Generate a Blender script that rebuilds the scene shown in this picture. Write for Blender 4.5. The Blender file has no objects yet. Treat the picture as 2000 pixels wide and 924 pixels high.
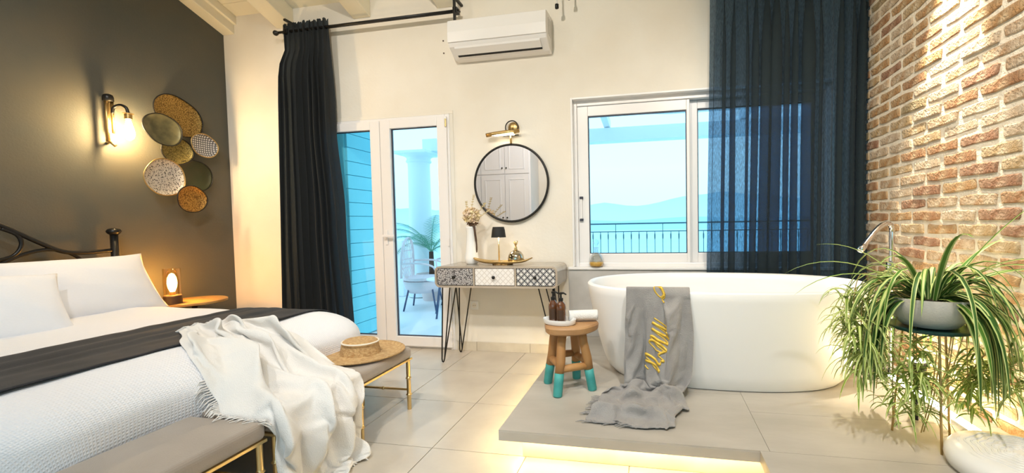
import bpy, bmesh, math, random
from mathutils import Vector, Matrix, noise
PI = math.pi
sin, cos = math.sin, math.cos
rnd = random.Random(7)
S = bpy.context.scene
COL = S.collection

# ------------------------------------------------------------------ camera
H = 1.15
R = Matrix(((0.98059323, -0.01050809, -0.19577154),
            (0.19517573, -0.04205511, 0.97986622),
            (-0.01852971, -0.99906003, -0.03918803)))
cd = bpy.data.cameras.new('camera'); cam = bpy.data.objects.new('camera', cd); COL.objects.link(cam)
cd.sensor_width = 36; cd.lens = 839.09 / 2000 * 36
cd.shift_x = -110.8 / 2000; cd.shift_y = 7.6 / 2000
cd.clip_start = 0.02; cd.clip_end = 30000
mw = Matrix.Identity(4)
for r in range(3):
    mw[r][0] = R[r][0]; mw[r][1] = -R[r][1]; mw[r][2] = -R[r][2]
mw[2][3] = H
cam.matrix_world = mw
S.camera = cam
vs = S.view_settings
vs.view_transform = 'Standard'; vs.look = 'None'; vs.gamma = 1; vs.use_curve_mapping = False
vs.exposure = 0.35

# ------------------------------------------------------------------ world: hazy evening sky
W = bpy.data.worlds.new('sky'); S.world = W; W.use_nodes = True
nt = W.node_tree; nt.nodes.clear()
o = nt.nodes.new('ShaderNodeOutputWorld'); bg = nt.nodes.new('ShaderNodeBackground')
tc = nt.nodes.new('ShaderNodeTexCoord'); sx = nt.nodes.new('ShaderNodeSeparateXYZ'); rp = nt.nodes.new('ShaderNodeValToRGB')
nt.links.new(tc.outputs['Generated'], sx.inputs[0]); nt.links.new(sx.outputs[2], rp.inputs[0])
rp.color_ramp.elements[0].position = 0.0; rp.color_ramp.elements[0].color = (0.44, 0.80, 0.95, 1)
rp.color_ramp.elements[1].position = 0.5; rp.color_ramp.elements[1].color = (0.42, 0.74, 1.0, 1)
e_ = rp.color_ramp.elements.new(0.12); e_.color = (0.50, 0.86, 1.0, 1)
nt.links.new(rp.outputs[0], bg.inputs[0]); bg.inputs[1].default_value = 1.5
nt.links.new(bg.outputs[0], o.inputs[0])

# room dimensions (metres)
YW = 3.66; XL = -4.25; XR = 1.56; YF = -2.1; HP = 0.17
WARM = (1.0, 0.80, 0.52)

def portal(name, loc, sx_, sy_, rot):
    l = bpy.data.lights.new(name, 'AREA'); l.shape = 'RECTANGLE'; l.size = sx_; l.size_y = sy_
    l.cycles.is_portal = True
    ob = bpy.data.objects.new(name, l); ob.location = loc; ob.rotation_euler = rot; COL.objects.link(ob)
portal('daylight_portal_terrace_door', (-2.51, 3.9, 1.1), 1.4, 2.1, (-PI/2, 0, 0))
portal('daylight_portal_bath_window', (0.34, 3.9, 1.48), 2.0, 1.4, (-PI/2, 0, 0))
portal('daylight_portal_rear_window', (-0.3, YF-0.15, 1.35), 3.0, 2.1, (PI/2, 0, 0))

# ------------------------------------------------------------------ materials
def N(nt, t, **k):
    n = nt.nodes.new(t)
    for a, b in k.items(): setattr(n, a, b)
    return n
MATS = {}
def mat(name, col, rough=0.6, metal=0.0, col2=None, scale=6.0, lo=0.35, hi=0.65, bump=0.0, bscale=60.0,
        emit=None, es=0.0, trans=None, spec=0.5, sheen=0.0, detail=4.0, stretch=None, coat=0.0, bdist=0.01, alpha=None):
    m = bpy.data.materials.new(name); m.use_nodes = True; nt = m.node_tree
    b = nt.nodes['Principled BSDF']
    b.inputs['Base Color'].default_value = (*col, 1); b.inputs['Roughness'].default_value = rough
    b.inputs['Metallic'].default_value = metal; b.inputs['Specular IOR Level'].default_value = spec
    b.inputs['Sheen Weight'].default_value = sheen; b.inputs['Coat Weight'].default_value = coat
    co = N(nt, 'ShaderNodeTexCoord'); src = co.outputs['Object']
    if stretch:
        mp = N(nt, 'ShaderNodeMapping'); mp.inputs['Scale'].default_value = stretch
        nt.links.new(src, mp.inputs[0]); src = mp.outputs[0]
    if col2:
        n = N(nt, 'ShaderNodeTexNoise'); n.inputs['Scale'].default_value = scale; n.inputs['Detail'].default_value = detail
        r = N(nt, 'ShaderNodeValToRGB'); r.color_ramp.elements[0].position = lo; r.color_ramp.elements[1].position = hi
        r.color_ramp.elements[0].color = (*col, 1); r.color_ramp.elements[1].color = (*col2, 1)
        nt.links.new(src, n.inputs['Vector']); nt.links.new(n.outputs['Fac'], r.inputs[0]); nt.links.new(r.outputs[0], b.inputs['Base Color'])
    if bump:
        n = N(nt, 'ShaderNodeTexNoise'); n.inputs['Scale'].default_value = bscale; n.inputs['Detail'].default_value = 5
        bp = N(nt, 'ShaderNodeBump'); bp.inputs['Strength'].default_value = bump; bp.inputs['Distance'].default_value = bdist
        nt.links.new(src, n.inputs['Vector']); nt.links.new(n.outputs['Fac'], bp.inputs['Height']); nt.links.new(bp.outputs[0], b.inputs['Normal'])
    if emit:
        b.inputs['Emission Color'].default_value = (*emit, 1); b.inputs['Emission Strength'].default_value = es
    MATS[name] = m
    return m
def math_(nt, op, a, b=None, c=None):
    n = N(nt, 'ShaderNodeMath', operation=op)
    for i, x in enumerate((a, b, c)):
        if x is None: continue
        if isinstance(x, (int, float)): n.inputs[i].default_value = x
        else: nt.links.new(x, n.inputs[i])
    return n.outputs[0]
def thin_glass(name, tint=(0.97, 0.99, 1.0), refl=0.06, rough=0.0):
    m = bpy.data.materials.new(name); m.use_nodes = True; nt = m.node_tree; nt.nodes.clear()
    o = N(nt, 'ShaderNodeOutputMaterial'); t = N(nt, 'ShaderNodeBsdfTransparent'); g = N(nt, 'ShaderNodeBsdfGlossy'); x = N(nt, 'ShaderNodeMixShader')
    t.inputs[0].default_value = (*tint, 1); g.inputs['Roughness'].default_value = rough
    lw = N(nt, 'ShaderNodeLayerWeight'); lw.inputs['Blend'].default_value = 0.25
    f = math_(nt, 'MULTIPLY_ADD', lw.outputs['Facing'], 0.35, refl)
    nt.links.new(f, x.inputs[0]); nt.links.new(t.outputs[0], x.inputs[1]); nt.links.new(g.outputs[0], x.inputs[2]); nt.links.new(x.outputs[0], o.inputs[0])
    MATS[name] = m
    return m
def cloth_sheer(name, col, transp, transl):
    m = bpy.data.materials.new(name); m.use_nodes = True; nt = m.node_tree
    b = nt.nodes['Principled BSDF']; o = nt.nodes['Material Output']
    b.inputs['Base Color'].default_value = (*col, 1); b.inputs['Roughness'].default_value = 0.85; b.inputs['Sheen Weight'].default_value = 0.05
    t = N(nt, 'ShaderNodeBsdfTransparent'); t.inputs[0].default_value = (0.55, 0.75, 1.0, 1)
    l = N(nt, 'ShaderNodeBsdfTranslucent'); l.inputs[0].default_value = (*[min(1, c*3) for c in col], 1)
    co = N(nt, 'ShaderNodeTexCoord'); mp = N(nt, 'ShaderNodeMapping'); mp.inputs['Scale'].default_value = (90, 90, 12)
    ns = N(nt, 'ShaderNodeTexNoise'); ns.inputs['Scale'].default_value = 3; ns.inputs['Detail'].default_value = 3
    nt.links.new(co.outputs['Object'], mp.inputs[0]); nt.links.new(mp.outputs[0], ns.inputs['Vector'])
    f = math_(nt, 'MULTIPLY', ns.outputs['Fac'], transp*2)
    x1 = N(nt, 'ShaderNodeMixShader'); x1.inputs[0].default_value = transl
    x2 = N(nt, 'ShaderNodeMixShader'); nt.links.new(f, x2.inputs[0])
    nt.links.new(b.outputs[0], x1.inputs[1]); nt.links.new(l.outputs[0], x1.inputs[2])
    nt.links.new(x1.outputs[0], x2.inputs[1]); nt.links.new(t.outputs[0], x2.inputs[2]); nt.links.new(x2.outputs[0], o.inputs[0])
    bp = N(nt, 'ShaderNodeBump'); bp.inputs['Strength'].default_value = 0.3; bp.inputs['Distance'].default_value = 0.003
    nt.links.new(ns.outputs['Fac'], bp.inputs['Height']); nt.links.new(bp.outputs[0], b.inputs['Normal'])
    MATS[name] = m
    return m

mat('plaster', (0.80, 0.75, 0.66), 0.9, col2=(0.76, 0.70, 0.60), scale=2.2, bump=0.12, bscale=45)
mat('dark_plaster', (0.100, 0.090, 0.066), 0.85, col2=(0.078, 0.080, 0.068), scale=2.6, lo=0.3, hi=0.7, bump=0.12, bscale=90)
mat('white_paint', (0.80, 0.78, 0.76), 0.35)
mat('window_plastic', (0.82, 0.79, 0.77), 0.3)
mat('seal_rubber', (0.03, 0.03, 0.05), 0.5)
mat('beam_paint', (0.80, 0.74, 0.58), 0.6, col2=(0.68, 0.60, 0.42), scale=3, lo=0.45, hi=0.8, bump=0.15, bscale=20, stretch=(1, .25, 1))
mat('mortar', (0.78, 0.69, 0.55), 0.95, col2=(0.84, 0.77, 0.64), scale=14, bump=0.6, bscale=90)
BRC = [((0.36, 0.18, 0.085), (0.52, 0.36, 0.22)), ((0.42, 0.235, 0.10), (0.56, 0.42, 0.26)), ((0.44, 0.30, 0.155), (0.62, 0.50, 0.35)),
       ((0.30, 0.15, 0.085), (0.50, 0.34, 0.23)), ((0.50, 0.37, 0.25), (0.68, 0.58, 0.45)), ((0.33, 0.245, 0.13), (0.50, 0.40, 0.26)), ((0.58, 0.46, 0.33), (0.42, 0.25, 0.13))]
for i, (a, b) in enumerate(BRC):
    mat('brick_clay_%d' % i, a, 0.95, col2=b, scale=16, lo=0.38, hi=0.66, bump=1.0, bscale=80, detail=10, bdist=0.015)
mat('floor_tile', (0.60, 0.54, 0.45), 0.32, col2=(0.52, 0.46, 0.385), scale=5, lo=0.3, hi=0.7, bump=0.05, bscale=60, detail=9)
mat('grout', (0.30, 0.25, 0.19), 0.9)
mat('platform_tile', (0.40, 0.37, 0.32), 0.42, col2=(0.52, 0.48, 0.42), scale=3.5, lo=0.35, hi=0.7, bump=0.06, bscale=40, detail=9, stretch=(.5, 1.2, 1))
mat('concrete_panel', (0.42, 0.40, 0.37), 0.6, col2=(0.52, 0.50, 0.47), scale=4, bump=0.06, bscale=40)
mat('skirting_tile', (0.66, 0.59, 0.47), 0.35, col2=(0.58, 0.51, 0.40), scale=7)
mat('tub_white', (0.86, 0.85, 0.83), 0.28, spec=0.45)
mat('linen_white', (0.85, 0.85, 0.88), 0.9, bump=0.25, bscale=220, sheen=0.2, stretch=(.25, .25, 1.6), bdist=0.004)
mat('runner_cloth', (0.016, 0.017, 0.021), 0.85, col2=(0.030, 0.031, 0.036), scale=5, sheen=0.05, bump=0.2, bscale=180)
mat('throw_knit', (0.80, 0.78, 0.75), 0.95, bump=0.6, bscale=240, sheen=0.3, bdist=0.006)
mat('velvet_taupe', (0.30, 0.245, 0.195), 0.75, col2=(0.36, 0.30, 0.245), scale=4, sheen=0.5, bump=0.1, bscale=200)
mat('brass', (0.74, 0.55, 0.26), 0.28, 1.0)
mat('old_brass', (0.50, 0.34, 0.14), 0.35, 1.0)
mat('gold_dark', (0.42, 0.27, 0.08), 0.4, 0.8, col2=(0.12, 0.07, 0.02), scale=120, lo=0.45, hi=0.6, bump=0.6, bscale=130)
mat('gold_orange', (0.55, 0.30, 0.07), 0.4, 0.7, col2=(0.16, 0.07, 0.015), scale=120, lo=0.45, hi=0.6, bump=0.6, bscale=130)
mat('gold_olive', (0.34, 0.27, 0.09), 0.4, 0.7, col2=(0.10, 0.08, 0.03), scale=140, lo=0.45, hi=0.6, bump=0.5, bscale=150)
mat('silver_pitted', (0.62, 0.58, 0.52), 0.4, 0.4, col2=(0.10, 0.09, 0.08), scale=95, lo=0.52, hi=0.6, bump=0.6, bscale=110)
mat('bronze_green', (0.030, 0.040, 0.014), 0.5, 0.3, col2=(0.045, 0.042, 0.016), scale=8)
mat('bronze_ribbed', (0.17, 0.155, 0.085), 0.4, 0.6, col2=(0.10, 0.10, 0.06), scale=18)
mat('black_metal', (0.012, 0.011, 0.010), 0.35, 0.3)
mat('black_matte', (0.010, 0.010, 0.010), 0.7)
mat('bed_base_cloth', (0.025, 0.027, 0.025), 0.9)
mat('straw', (0.46, 0.27, 0.11), 0.9, col2=(0.62, 0.42, 0.20), scale=60, bump=0.9, bscale=110)
mat('straw_white', (0.80, 0.72, 0.60), 0.9)
mat('wood_stool', (0.50, 0.26, 0.09), 0.6, col2=(0.26, 0.11, 0.035), scale=5, lo=0.4, hi=0.75, bump=0.4, bscale=25, stretch=(1, 1, .2))
mat('wood_seat', (0.50, 0.28, 0.12), 0.55, col2=(0.26, 0.12, 0.045), scale=9, lo=0.4, hi=0.75, bump=0.3, bscale=30, stretch=(.3, 1, 1))
mat('wood_table', (0.50, 0.30, 0.10), 0.5, col2=(0.38, 0.20, 0.06), scale=6, stretch=(.3, 1, 1))
mat('wood_dark', (0.06, 0.028, 0.012), 0.5)
mat('wood_console', (0.48, 0.40, 0.31), 0.5, col2=(0.38, 0.31, 0.24), scale=5, stretch=(.3, 1, 1))
mat('console_top', (0.52, 0.47, 0.40), 0.22, 0.35, col2=(0.42, 0.37, 0.31), scale=4, stretch=(.4, 1, 1))
mat('teal_paint', (0.045, 0.30, 0.28), 0.6, col2=(0.06, 0.36, 0.33), scale=20)
mat('ceramic_white', (0.84, 0.83, 0.80), 0.25)
mat('ceramic_stone', (0.66, 0.63, 0.56), 0.6, bump=0.15, bscale=120)
mat('towel_white', (0.82, 0.80, 0.76), 0.95, bump=0.5, bscale=200)
mat('towel_grey', (0.30, 0.285, 0.275), 0.95, col2=(0.35, 0.335, 0.32), scale=14, bump=0.6, bscale=260, sheen=0.3)
mat('gold_thread', (0.72, 0.48, 0.06), 0.45, 0.3)
mat('amber_glass', (0.10, 0.032, 0.008), 0.08, spec=0.7, coat=0.6)
mat('chrome', (0.75, 0.77, 0.80), 0.08, 1.0)
mat('mirror_glass', (0.93, 0.94, 0.96), 0.0, 1.0)
mat('mercury_glass', (0.72, 0.66, 0.54), 0.12, 1.0, col2=(0.40, 0.32, 0.20), scale=14)
mat('leaf_green', (0.075, 0.20, 0.022), 0.5, col2=(0.11, 0.26, 0.03), scale=9)
mat('leaf_dark', (0.035, 0.11, 0.018), 0.5, col2=(0.06, 0.16, 0.03), scale=9)
mat('leaf_pale', (0.62, 0.68, 0.26), 0.5, col2=(0.50, 0.60, 0.18), scale=8)
mat('leaf_lime', (0.14, 0.24, 0.02), 0.5, col2=(0.25, 0.33, 0.04), scale=9)
mat('stolon', (0.46, 0.33, 0.11), 0.6)
mat('soil', (0.025, 0.018, 0.010), 1.0)
mat('green_metal', (0.012, 0.060, 0.052), 0.35, 0.2)
mat('flower_cream', (0.80, 0.62, 0.50), 0.9, col2=(0.82, 0.68, 0.38), scale=18)
mat('flower_brown', (0.16, 0.085, 0.045), 0.9)
mat('sprig', (0.55, 0.44, 0.24), 0.8)
mat('wardrobe_paint', (0.80, 0.80, 0.82), 0.4)
mat('terrace_tile', (0.93, 0.93, 0.93), 0.5)
mat('siding_teal', (0.22, 0.80, 0.95), 0.6, col2=(0.25, 0.83, 0.96), scale=2)
mat('terrace_white', (0.88, 0.92, 0.95), 0.7)
mat('pergola_paint', (0.82, 0.90, 0.94), 0.7)
mat('rail_paint', (0.055, 0.16, 0.20), 0.6)
mat('wicker', (0.78, 0.66, 0.68), 0.8)
mat('chair_leg_paint', (0.04, 0.07, 0.16), 0.5)
mat('pot_pink', (0.78, 0.62, 0.60), 0.7)
mat('palm_leaf', (0.16, 0.40, 0.28), 0.6)
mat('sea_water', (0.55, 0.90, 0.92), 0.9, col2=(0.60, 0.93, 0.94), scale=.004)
mat('far_hill', (0.70, 0.95, 0.95), 1.0)  # distance haze is put into this pale mountain colour
mat('near_shore', (0.48, 0.82, 0.86), 1.0)  # shore colour paled to stand in for haze
mat('sea_glass_liquid', (0.75, 0.40, 0.06), 0.2)
mat('bulb_lit', (1, 0.8, 0.5), 0.4, emit=(1.0, 0.70, 0.34), es=390)
mat('bulb_table', (1, 0.7, 0.3), 0.4, emit=(1.0, 0.52, 0.13), es=200)
mat('led_warm', (1, 0.9, 0.6), 0.4, emit=(1.0, 0.78, 0.36), es=34)
mat('led_plant', (1, 0.9, 0.6), 0.4, emit=(1.0, 0.80, 0.45), es=70)
mat('lamp_disc', (1, 0.9, 0.7), 0.4, emit=(1.0, 0.86, 0.62), es=14)
thin_glass('pane_glass', (0.97, 0.99, 1.0), 0.01)
thin_glass('lamp_glass', (1.0, 0.93, 0.78), 0.03)
thin_glass('bottle_glass', (0.93, 0.96, 0.97), 0.10)
cloth_sheer('curtain_sheer', (0.012, 0.024, 0.028), 0.30, 0.12)
cloth_sheer('curtain_dark', (0.013, 0.015, 0.016), 0.05, 0.15)

def waffle():
    m = mat('waffle_cotton', (0.85, 0.85, 0.88), 0.9, sheen=0.2); nt = m.node_tree; b = nt.nodes['Principled BSDF']
    g = N(nt, 'ShaderNodeUVMap'); s = N(nt, 'ShaderNodeSeparateXYZ'); nt.links.new(g.outputs[0], s.inputs[0])
    k = 2*PI/0.0125
    a = math_(nt, 'SINE', math_(nt, 'MULTIPLY', s.outputs[0], k)); c = math_(nt, 'SINE', math_(nt, 'MULTIPLY', s.outputs[1], k))
    h = math_(nt, 'MAXIMUM', a, c)
    bp = N(nt, 'ShaderNodeBump'); bp.inputs['Strength'].default_value = 0.4; bp.inputs['Distance'].default_value = 0.0025
    nt.links.new(h, bp.inputs['Height']); nt.links.new(bp.outputs[0], b.inputs['Normal'])
waffle()
def lattice(name, cell, stops, cols, mode='diamond'):
    m = mat(name, cols[0], 0.5); nt = m.node_tree; b = nt.nodes['Principled BSDF']
    g = N(nt, 'ShaderNodeTexCoord'); s = N(nt, 'ShaderNodeSeparateXYZ'); nt.links.new(g.outputs['Object'], s.inputs[0])
    if mode in ('diamond', 'yz'):
        p, q = (math_(nt, 'ADD', s.outputs[0], s.outputs[2]), math_(nt, 'SUBTRACT', s.outputs[0], s.outputs[2])) if mode == 'diamond' else (s.outputs[1], s.outputs[2])
        f = [math_(nt, 'MULTIPLY', math_(nt, 'ABSOLUTE', math_(nt, 'SUBTRACT', math_(nt, 'FRACT', math_(nt, 'DIVIDE', x, cell)), 0.5)), 2) for x in (p, q)]
        d = math_(nt, 'MAXIMUM', f[0], f[1])
    else:
        v = N(nt, 'ShaderNodeTexVoronoi'); v.feature = 'DISTANCE_TO_EDGE'; v.inputs['Scale'].default_value = 1/cell
        nt.links.new(g.outputs['Object'], v.inputs['Vector']); d = math_(nt, 'MULTIPLY', v.outputs['Distance'], 2.2)
    r = N(nt, 'ShaderNodeValToRGB'); r.color_ramp.interpolation = 'CONSTANT'
    while len(r.color_ramp.elements) < len(stops): r.color_ramp.elements.new(0.5)
    for e, st, c in zip(r.color_ramp.elements, stops, cols): e.position = st; e.color = (*c, 1)
    nt.links.new(d, r.inputs[0]); nt.links.new(r.outputs[0], b.inputs['Base Color'])
lattice('pattern_lattice', 0.052, (0, .42, .58, .76), ((.82, .80, .76), (.05, .05, .06), (.80, .78, .74), (.05, .05, .06)))
lattice('pattern_scale', 0.045, (0, .80), ((.83, .79, .75), (.66, .61, .56)))
lattice('pattern_maze', 0.015, (0, .30, .55), ((.10, .09, .09), (.76, .73, .70), (.30, .28, .27)), 'v')
lattice('plate_grid', 0.020, (0, .62), ((.66, .64, .62), (.08, .08, .08)), 'yz')

# ------------------------------------------------------------------ mesh builder
class MB:
    def __init__(s): s.v = []; s.f = []; s.mi = []; s.uv = None
    def add(s, vs, fs, m=0):
        b = len(s.v); s.v += [tuple(x) for x in vs]
        for f in fs: s.f.append([b+i for i in f]); s.mi.append(m)
    def box(s, a, b, m=0):
        x0, y0, z0 = a; x1, y1, z1 = b
        s.add([(x0,y0,z0),(x1,y0,z0),(x1,y1,z0),(x0,y1,z0),(x0,y0,z1),(x1,y0,z1),(x1,y1,z1),(x0,y1,z1)],
              [(3,2,1,0),(4,5,6,7),(0,1,5,4),(1,2,6,5),(2,3,7,6),(3,0,4,7)], m); return s
    def tube(s, pts, r, n=8, closed=False, m=0):
        P = [Vector(p) for p in pts]; k = len(P)
        rs = r if isinstance(r, (list, tuple)) else [r]*k
        up = None; rings = []
        for i in range(k):
            a = P[i-1] if (i > 0 or closed) else P[i]; c = P[(i+1) % k] if (i < k-1 or closed) else P[i]
            t = (c-a); t = t.normalized() if t.length > 1e-9 else Vector((0,0,1))
            if up is None:
                up = t.orthogonal().normalized()
            up = (up - t*up.dot(t)); up = up.normalized() if up.length > 1e-6 else t.orthogonal().normalized()
            w = t.cross(up)
            rings.append([P[i] + (up*cos(2*PI*j/n) + w*sin(2*PI*j/n))*rs[i] for j in range(n)])
        vs = [p for q in rings for p in q]; fs = []
        for i in range(k if closed else k-1):
            for j in range(n):
                i2 = (i+1) % k; j2 = (j+1) % n
                fs.append((i*n+j, i*n+j2, i2*n+j2, i2*n+j))
        if not closed: fs += [tuple(range(n))[::-1], tuple((k-1)*n+j for j in range(n))]
        s.add(vs, fs, m); return s
    def lathe(s, prof, c=(0,0,0), n=24, axis='z', wob=None, caps=True, m=0):
        vs = []; cx, cy, cz = c
        for r, z in prof:
            for j in range(n):
                a = 2*PI*j/n; rr = r*(wob(a) if wob else 1)
                if axis == 'z': vs.append((cx+rr*cos(a), cy+rr*sin(a), cz+z))
                elif axis == 'x': vs.append((cx+z, cy+rr*cos(a), cz+rr*sin(a)))
                else: vs.append((cx+rr*cos(a), cy+z, cz-rr*sin(a)))
        fs = []
        for i in range(len(prof)-1):
            for j in range(n):
                j2 = (j+1) % n; fs.append((i*n+j, i*n+j2, (i+1)*n+j2, (i+1)*n+j))
        if caps: fs += [tuple(range(n))[::-1], tuple((len(prof)-1)*n+j for j in range(n))]
        s.add(vs, fs, m); return s
    def grid(s, fn, nu, nv, closed_v=False, m=0, uv=None):
        vs = [fn(i/(nu-1), j/((nv) if closed_v else (nv-1))) for i in range(nu) for j in range(nv)]
        fs = []
        for i in range(nu-1):
            for j in range(nv if closed_v else nv-1):
                j2 = (j+1) % nv; fs.append((i*nv+j, (i+1)*nv+j, (i+1)*nv+j2, i*nv+j2))
        s.add(vs, fs, m); return s
    def prism(s, poly, y0, y1, m=0):        # polygon in XZ, extruded along Y
        n = len(poly); vs = [(x, y0, z) for x, z in poly] + [(x, y1, z) for x, z in poly]
        fs = [tuple(range(n)), tuple(range(2*n-1, n-1, -1))] + [(i, n+i, n+(i+1) % n, (i+1) % n) for i in range(n)]
        s.add(vs, fs, m); return s
    def mesh(s, name, mats, smooth=False):
        me = bpy.data.meshes.new(name); me.from_pydata(s.v, [], s.f)
        for mm in ([mats] if isinstance(mats, str) else mats): me.materials.append(MATS[mm])
        me.polygons.foreach_set('material_index', s.mi)
        bm = bmesh.new(); bm.from_mesh(me); bmesh.ops.recalc_face_normals(bm, faces=bm.faces); bm.to_mesh(me); bm.free()
        if smooth: me.polygons.foreach_set('use_smooth', [True]*len(me.polygons))
        me.update(); return me
    def build(s, name, mats, parent=None, smooth=False, bevel=0, seg=2, thick=0, sub=0, auto=0):
        return link(name, s.mesh(name, mats, smooth), parent, bevel, seg, thick, sub, auto)
def link(name, me, parent=None, bevel=0, seg=2, thick=0, sub=0, auto=0):
    ob = bpy.data.objects.new(name, me); COL.objects.link(ob)
    if parent is not None:
        ob.parent = parent
        l = parent.get('_loc'); p = parent; tot = Vector((0,0,0))
        ob.matrix_parent_inverse = Matrix.Translation(-Vector(BASE.get(parent.name, (0,0,0))))
    if bevel:
        b = ob.modifiers.new('bevel', 'BEVEL'); b.width = bevel; b.segments = seg; b.limit_method = 'ANGLE'
    if thick:
        t = ob.modifiers.new('solid', 'SOLIDIFY'); t.thickness = thick; t.offset = 0
    if sub:
        t = ob.modifiers.new('sub', 'SUBSURF'); t.levels = sub; t.render_levels = sub
    if auto:
        me.polygons.foreach_set('use_smooth', [True]*len(me.polygons))
        try: me.set_sharp_from_angle(angle=math.radians(auto))
        except Exception: pass
    return ob
BASE = {}
def thing(name, loc, label, cat, group=None):
    e = bpy.data.objects.new(name, None); COL.objects.link(e); e.location = loc; e.empty_display_size = 0.05
    BASE[e.name] = loc; tag(e, label, cat, group); return e
def tag(o, label, cat, group=None):
    o['label'] = label; o['category'] = cat
    if group: o['group'] = group
    return o
def struct(o, label=None, cat=None):
    o['kind'] = 'structure'
    if label: o['label'] = label
    if cat: o['category'] = cat
    return o
def copy_tree(root, loc, label, group=None):
    d = Vector(loc) - Vector(root.location)
    r = root.copy(); COL.objects.link(r); r.location = loc; r['label'] = label
    if group: r['group'] = group
    for ch in list(root.children):
        c = ch.copy(); COL.objects.link(c); c.parent = r
        for g in ch.children:
            q = g.copy(); COL.objects.link(q); q.parent = c
    return r
def arc(c, r, a0, a1, n, plane='xz'):
    out = []
    for i in range(n+1):
        a = a0+(a1-a0)*i/n; u, w = r*cos(a), r*sin(a)
        out.append({'xz': (c[0]+u, c[1], c[2]+w), 'yz': (c[0], c[1]+u, c[2]+w), 'xy': (c[0]+u, c[1]+w, c[2])}[plane])
    return out
def spline(P, n=8):
    P = [Vector(p) for p in P]; out = []
    for i in range(len(P)-1):
        p0 = P[max(i-1, 0)]; p1 = P[i]; p2 = P[i+1]; p3 = P[min(i+2, len(P)-1)]
        for k in range(n):
            t = k/n
            out.append(0.5*((2*p1)+(p2-p0)*t+(2*p0-5*p1+4*p2-p3)*t*t+(3*p1-p0-3*p2+p3)*t**3))
    out.append(P[-1]); return out
def sm(a, b, x):
    t = max(0, min(1, (x-a)/(b-a))); return t*t*(3-2*t)
def lerpseq(keys, u):
    for (a, va), (b, vb) in zip(keys, keys[1:]):
        if u <= b: return va+(vb-va)*sm(a, b, u) if not isinstance(va, tuple) else tuple(p+(q-p)*((u-a)/(b-a)) for p, q in zip(va, vb))
    return keys[-1][1]
def nz(x, y, z): return noise.noise(Vector((x, y, z)))

# ------------------------------------------------------------------ draping: a cloth sheet settles on the things it lies on
def drape(fn, nu, nv, colliders, pinned, frames, bend=.12):
    proxy = []
    for c in colliders:
        q = bpy.data.objects.new('drape_support', c.data); COL.objects.link(q); proxy.append(q)
        q.modifiers.new('collision', 'COLLISION'); k = q.collision
        k.thickness_outer = .005; k.cloth_friction = 30; k.damping = .8; k.use_culling = False
    w = MB().grid(fn, nu, nv); me = bpy.data.meshes.new('sheet'); me.from_pydata(w.v, [], w.f)
    ob = bpy.data.objects.new('sheet', me); COL.objects.link(ob)
    vg = ob.vertex_groups.new(name='pinned'); vg.add(pinned, 1.0, 'REPLACE')
    c = ob.modifiers.new('cloth', 'CLOTH'); q = c.settings
    q.quality = 8; q.mass = .3; q.tension_stiffness = 15; q.compression_stiffness = 8; q.shear_stiffness = 4; q.bending_stiffness = bend
    q.tension_damping = 10; q.compression_damping = 10; q.shear_damping = 8; q.bending_damping = .8; q.air_damping = 2
    q.vertex_group_mass = 'pinned'
    k = c.collision_settings; k.distance_min = .004; k.collision_quality = 4; k.friction = 20
    k.use_self_collision = True; k.self_distance_min = .0035; k.self_friction = 5
    c.point_cache.frame_start = 1; c.point_cache.frame_end = frames
    for fr in range(1, frames+1): S.frame_set(fr)
    ev = ob.evaluated_get(bpy.context.evaluated_depsgraph_get()); em = ev.to_mesh()
    P = [v.co.copy() for v in em.vertices]; ev.to_mesh_clear()
    for q in proxy + [ob]: bpy.data.objects.remove(q)
    S.frame_set(1)
    if any(not (abs(p.x) < 50 and abs(p.z) < 50) for p in P): P = [Vector(p) for p in w.v]
    def f(u, v):
        x = max(0, min(nu-1.0001, u*(nu-1))); y = max(0, min(nv-1.0001, v*(nv-1))); i, j = int(x), int(y); a_, b_ = x-i, y-j
        p = lambda m, n: P[m*nv+n]
        return (p(i, j)*(1-a_)+p(i+1, j)*a_)*(1-b_)+(p(i, j+1)*(1-a_)+p(i+1, j+1)*a_)*b_
    f.nu, f.nv = nu, nv
    return f

# ------------------------------------------------------------------ floor
fl = MB().box((XL, YF, -0.1), (XR, YW, -0.006)).build('floor', 'grout'); struct(fl, 'beige tiled bedroom floor with dark joints', 'floor')
tm = {}
xs = [XL] + [-1.142 + 0.507*k for k in range(-6, 6) if XL+0.05 < -1.142+0.507*k < XR-0.03] + [XR]
ys = [YF] + [2.0 + 0.562*k for k in range(-8, 4) if YF+0.05 < 2.0+0.562*k < YW-0.03] + [YW]
g = 0.0022
for i in range(len(xs)-1):
    for j in range(len(ys)-1):
        x0, x1, y0, y1 = xs[i]+g, xs[i+1]-g, ys[j]+g, ys[j+1]-g
        if x0 > -0.65 and y0 > 1.99: continue
        if x0 > 0.5 and y0 > 0.9: continue
        ob = MB().box((x0, y0, -0.006), (x1, y1, 0.0)).build('tile', 'floor_tile', fl)

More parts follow.
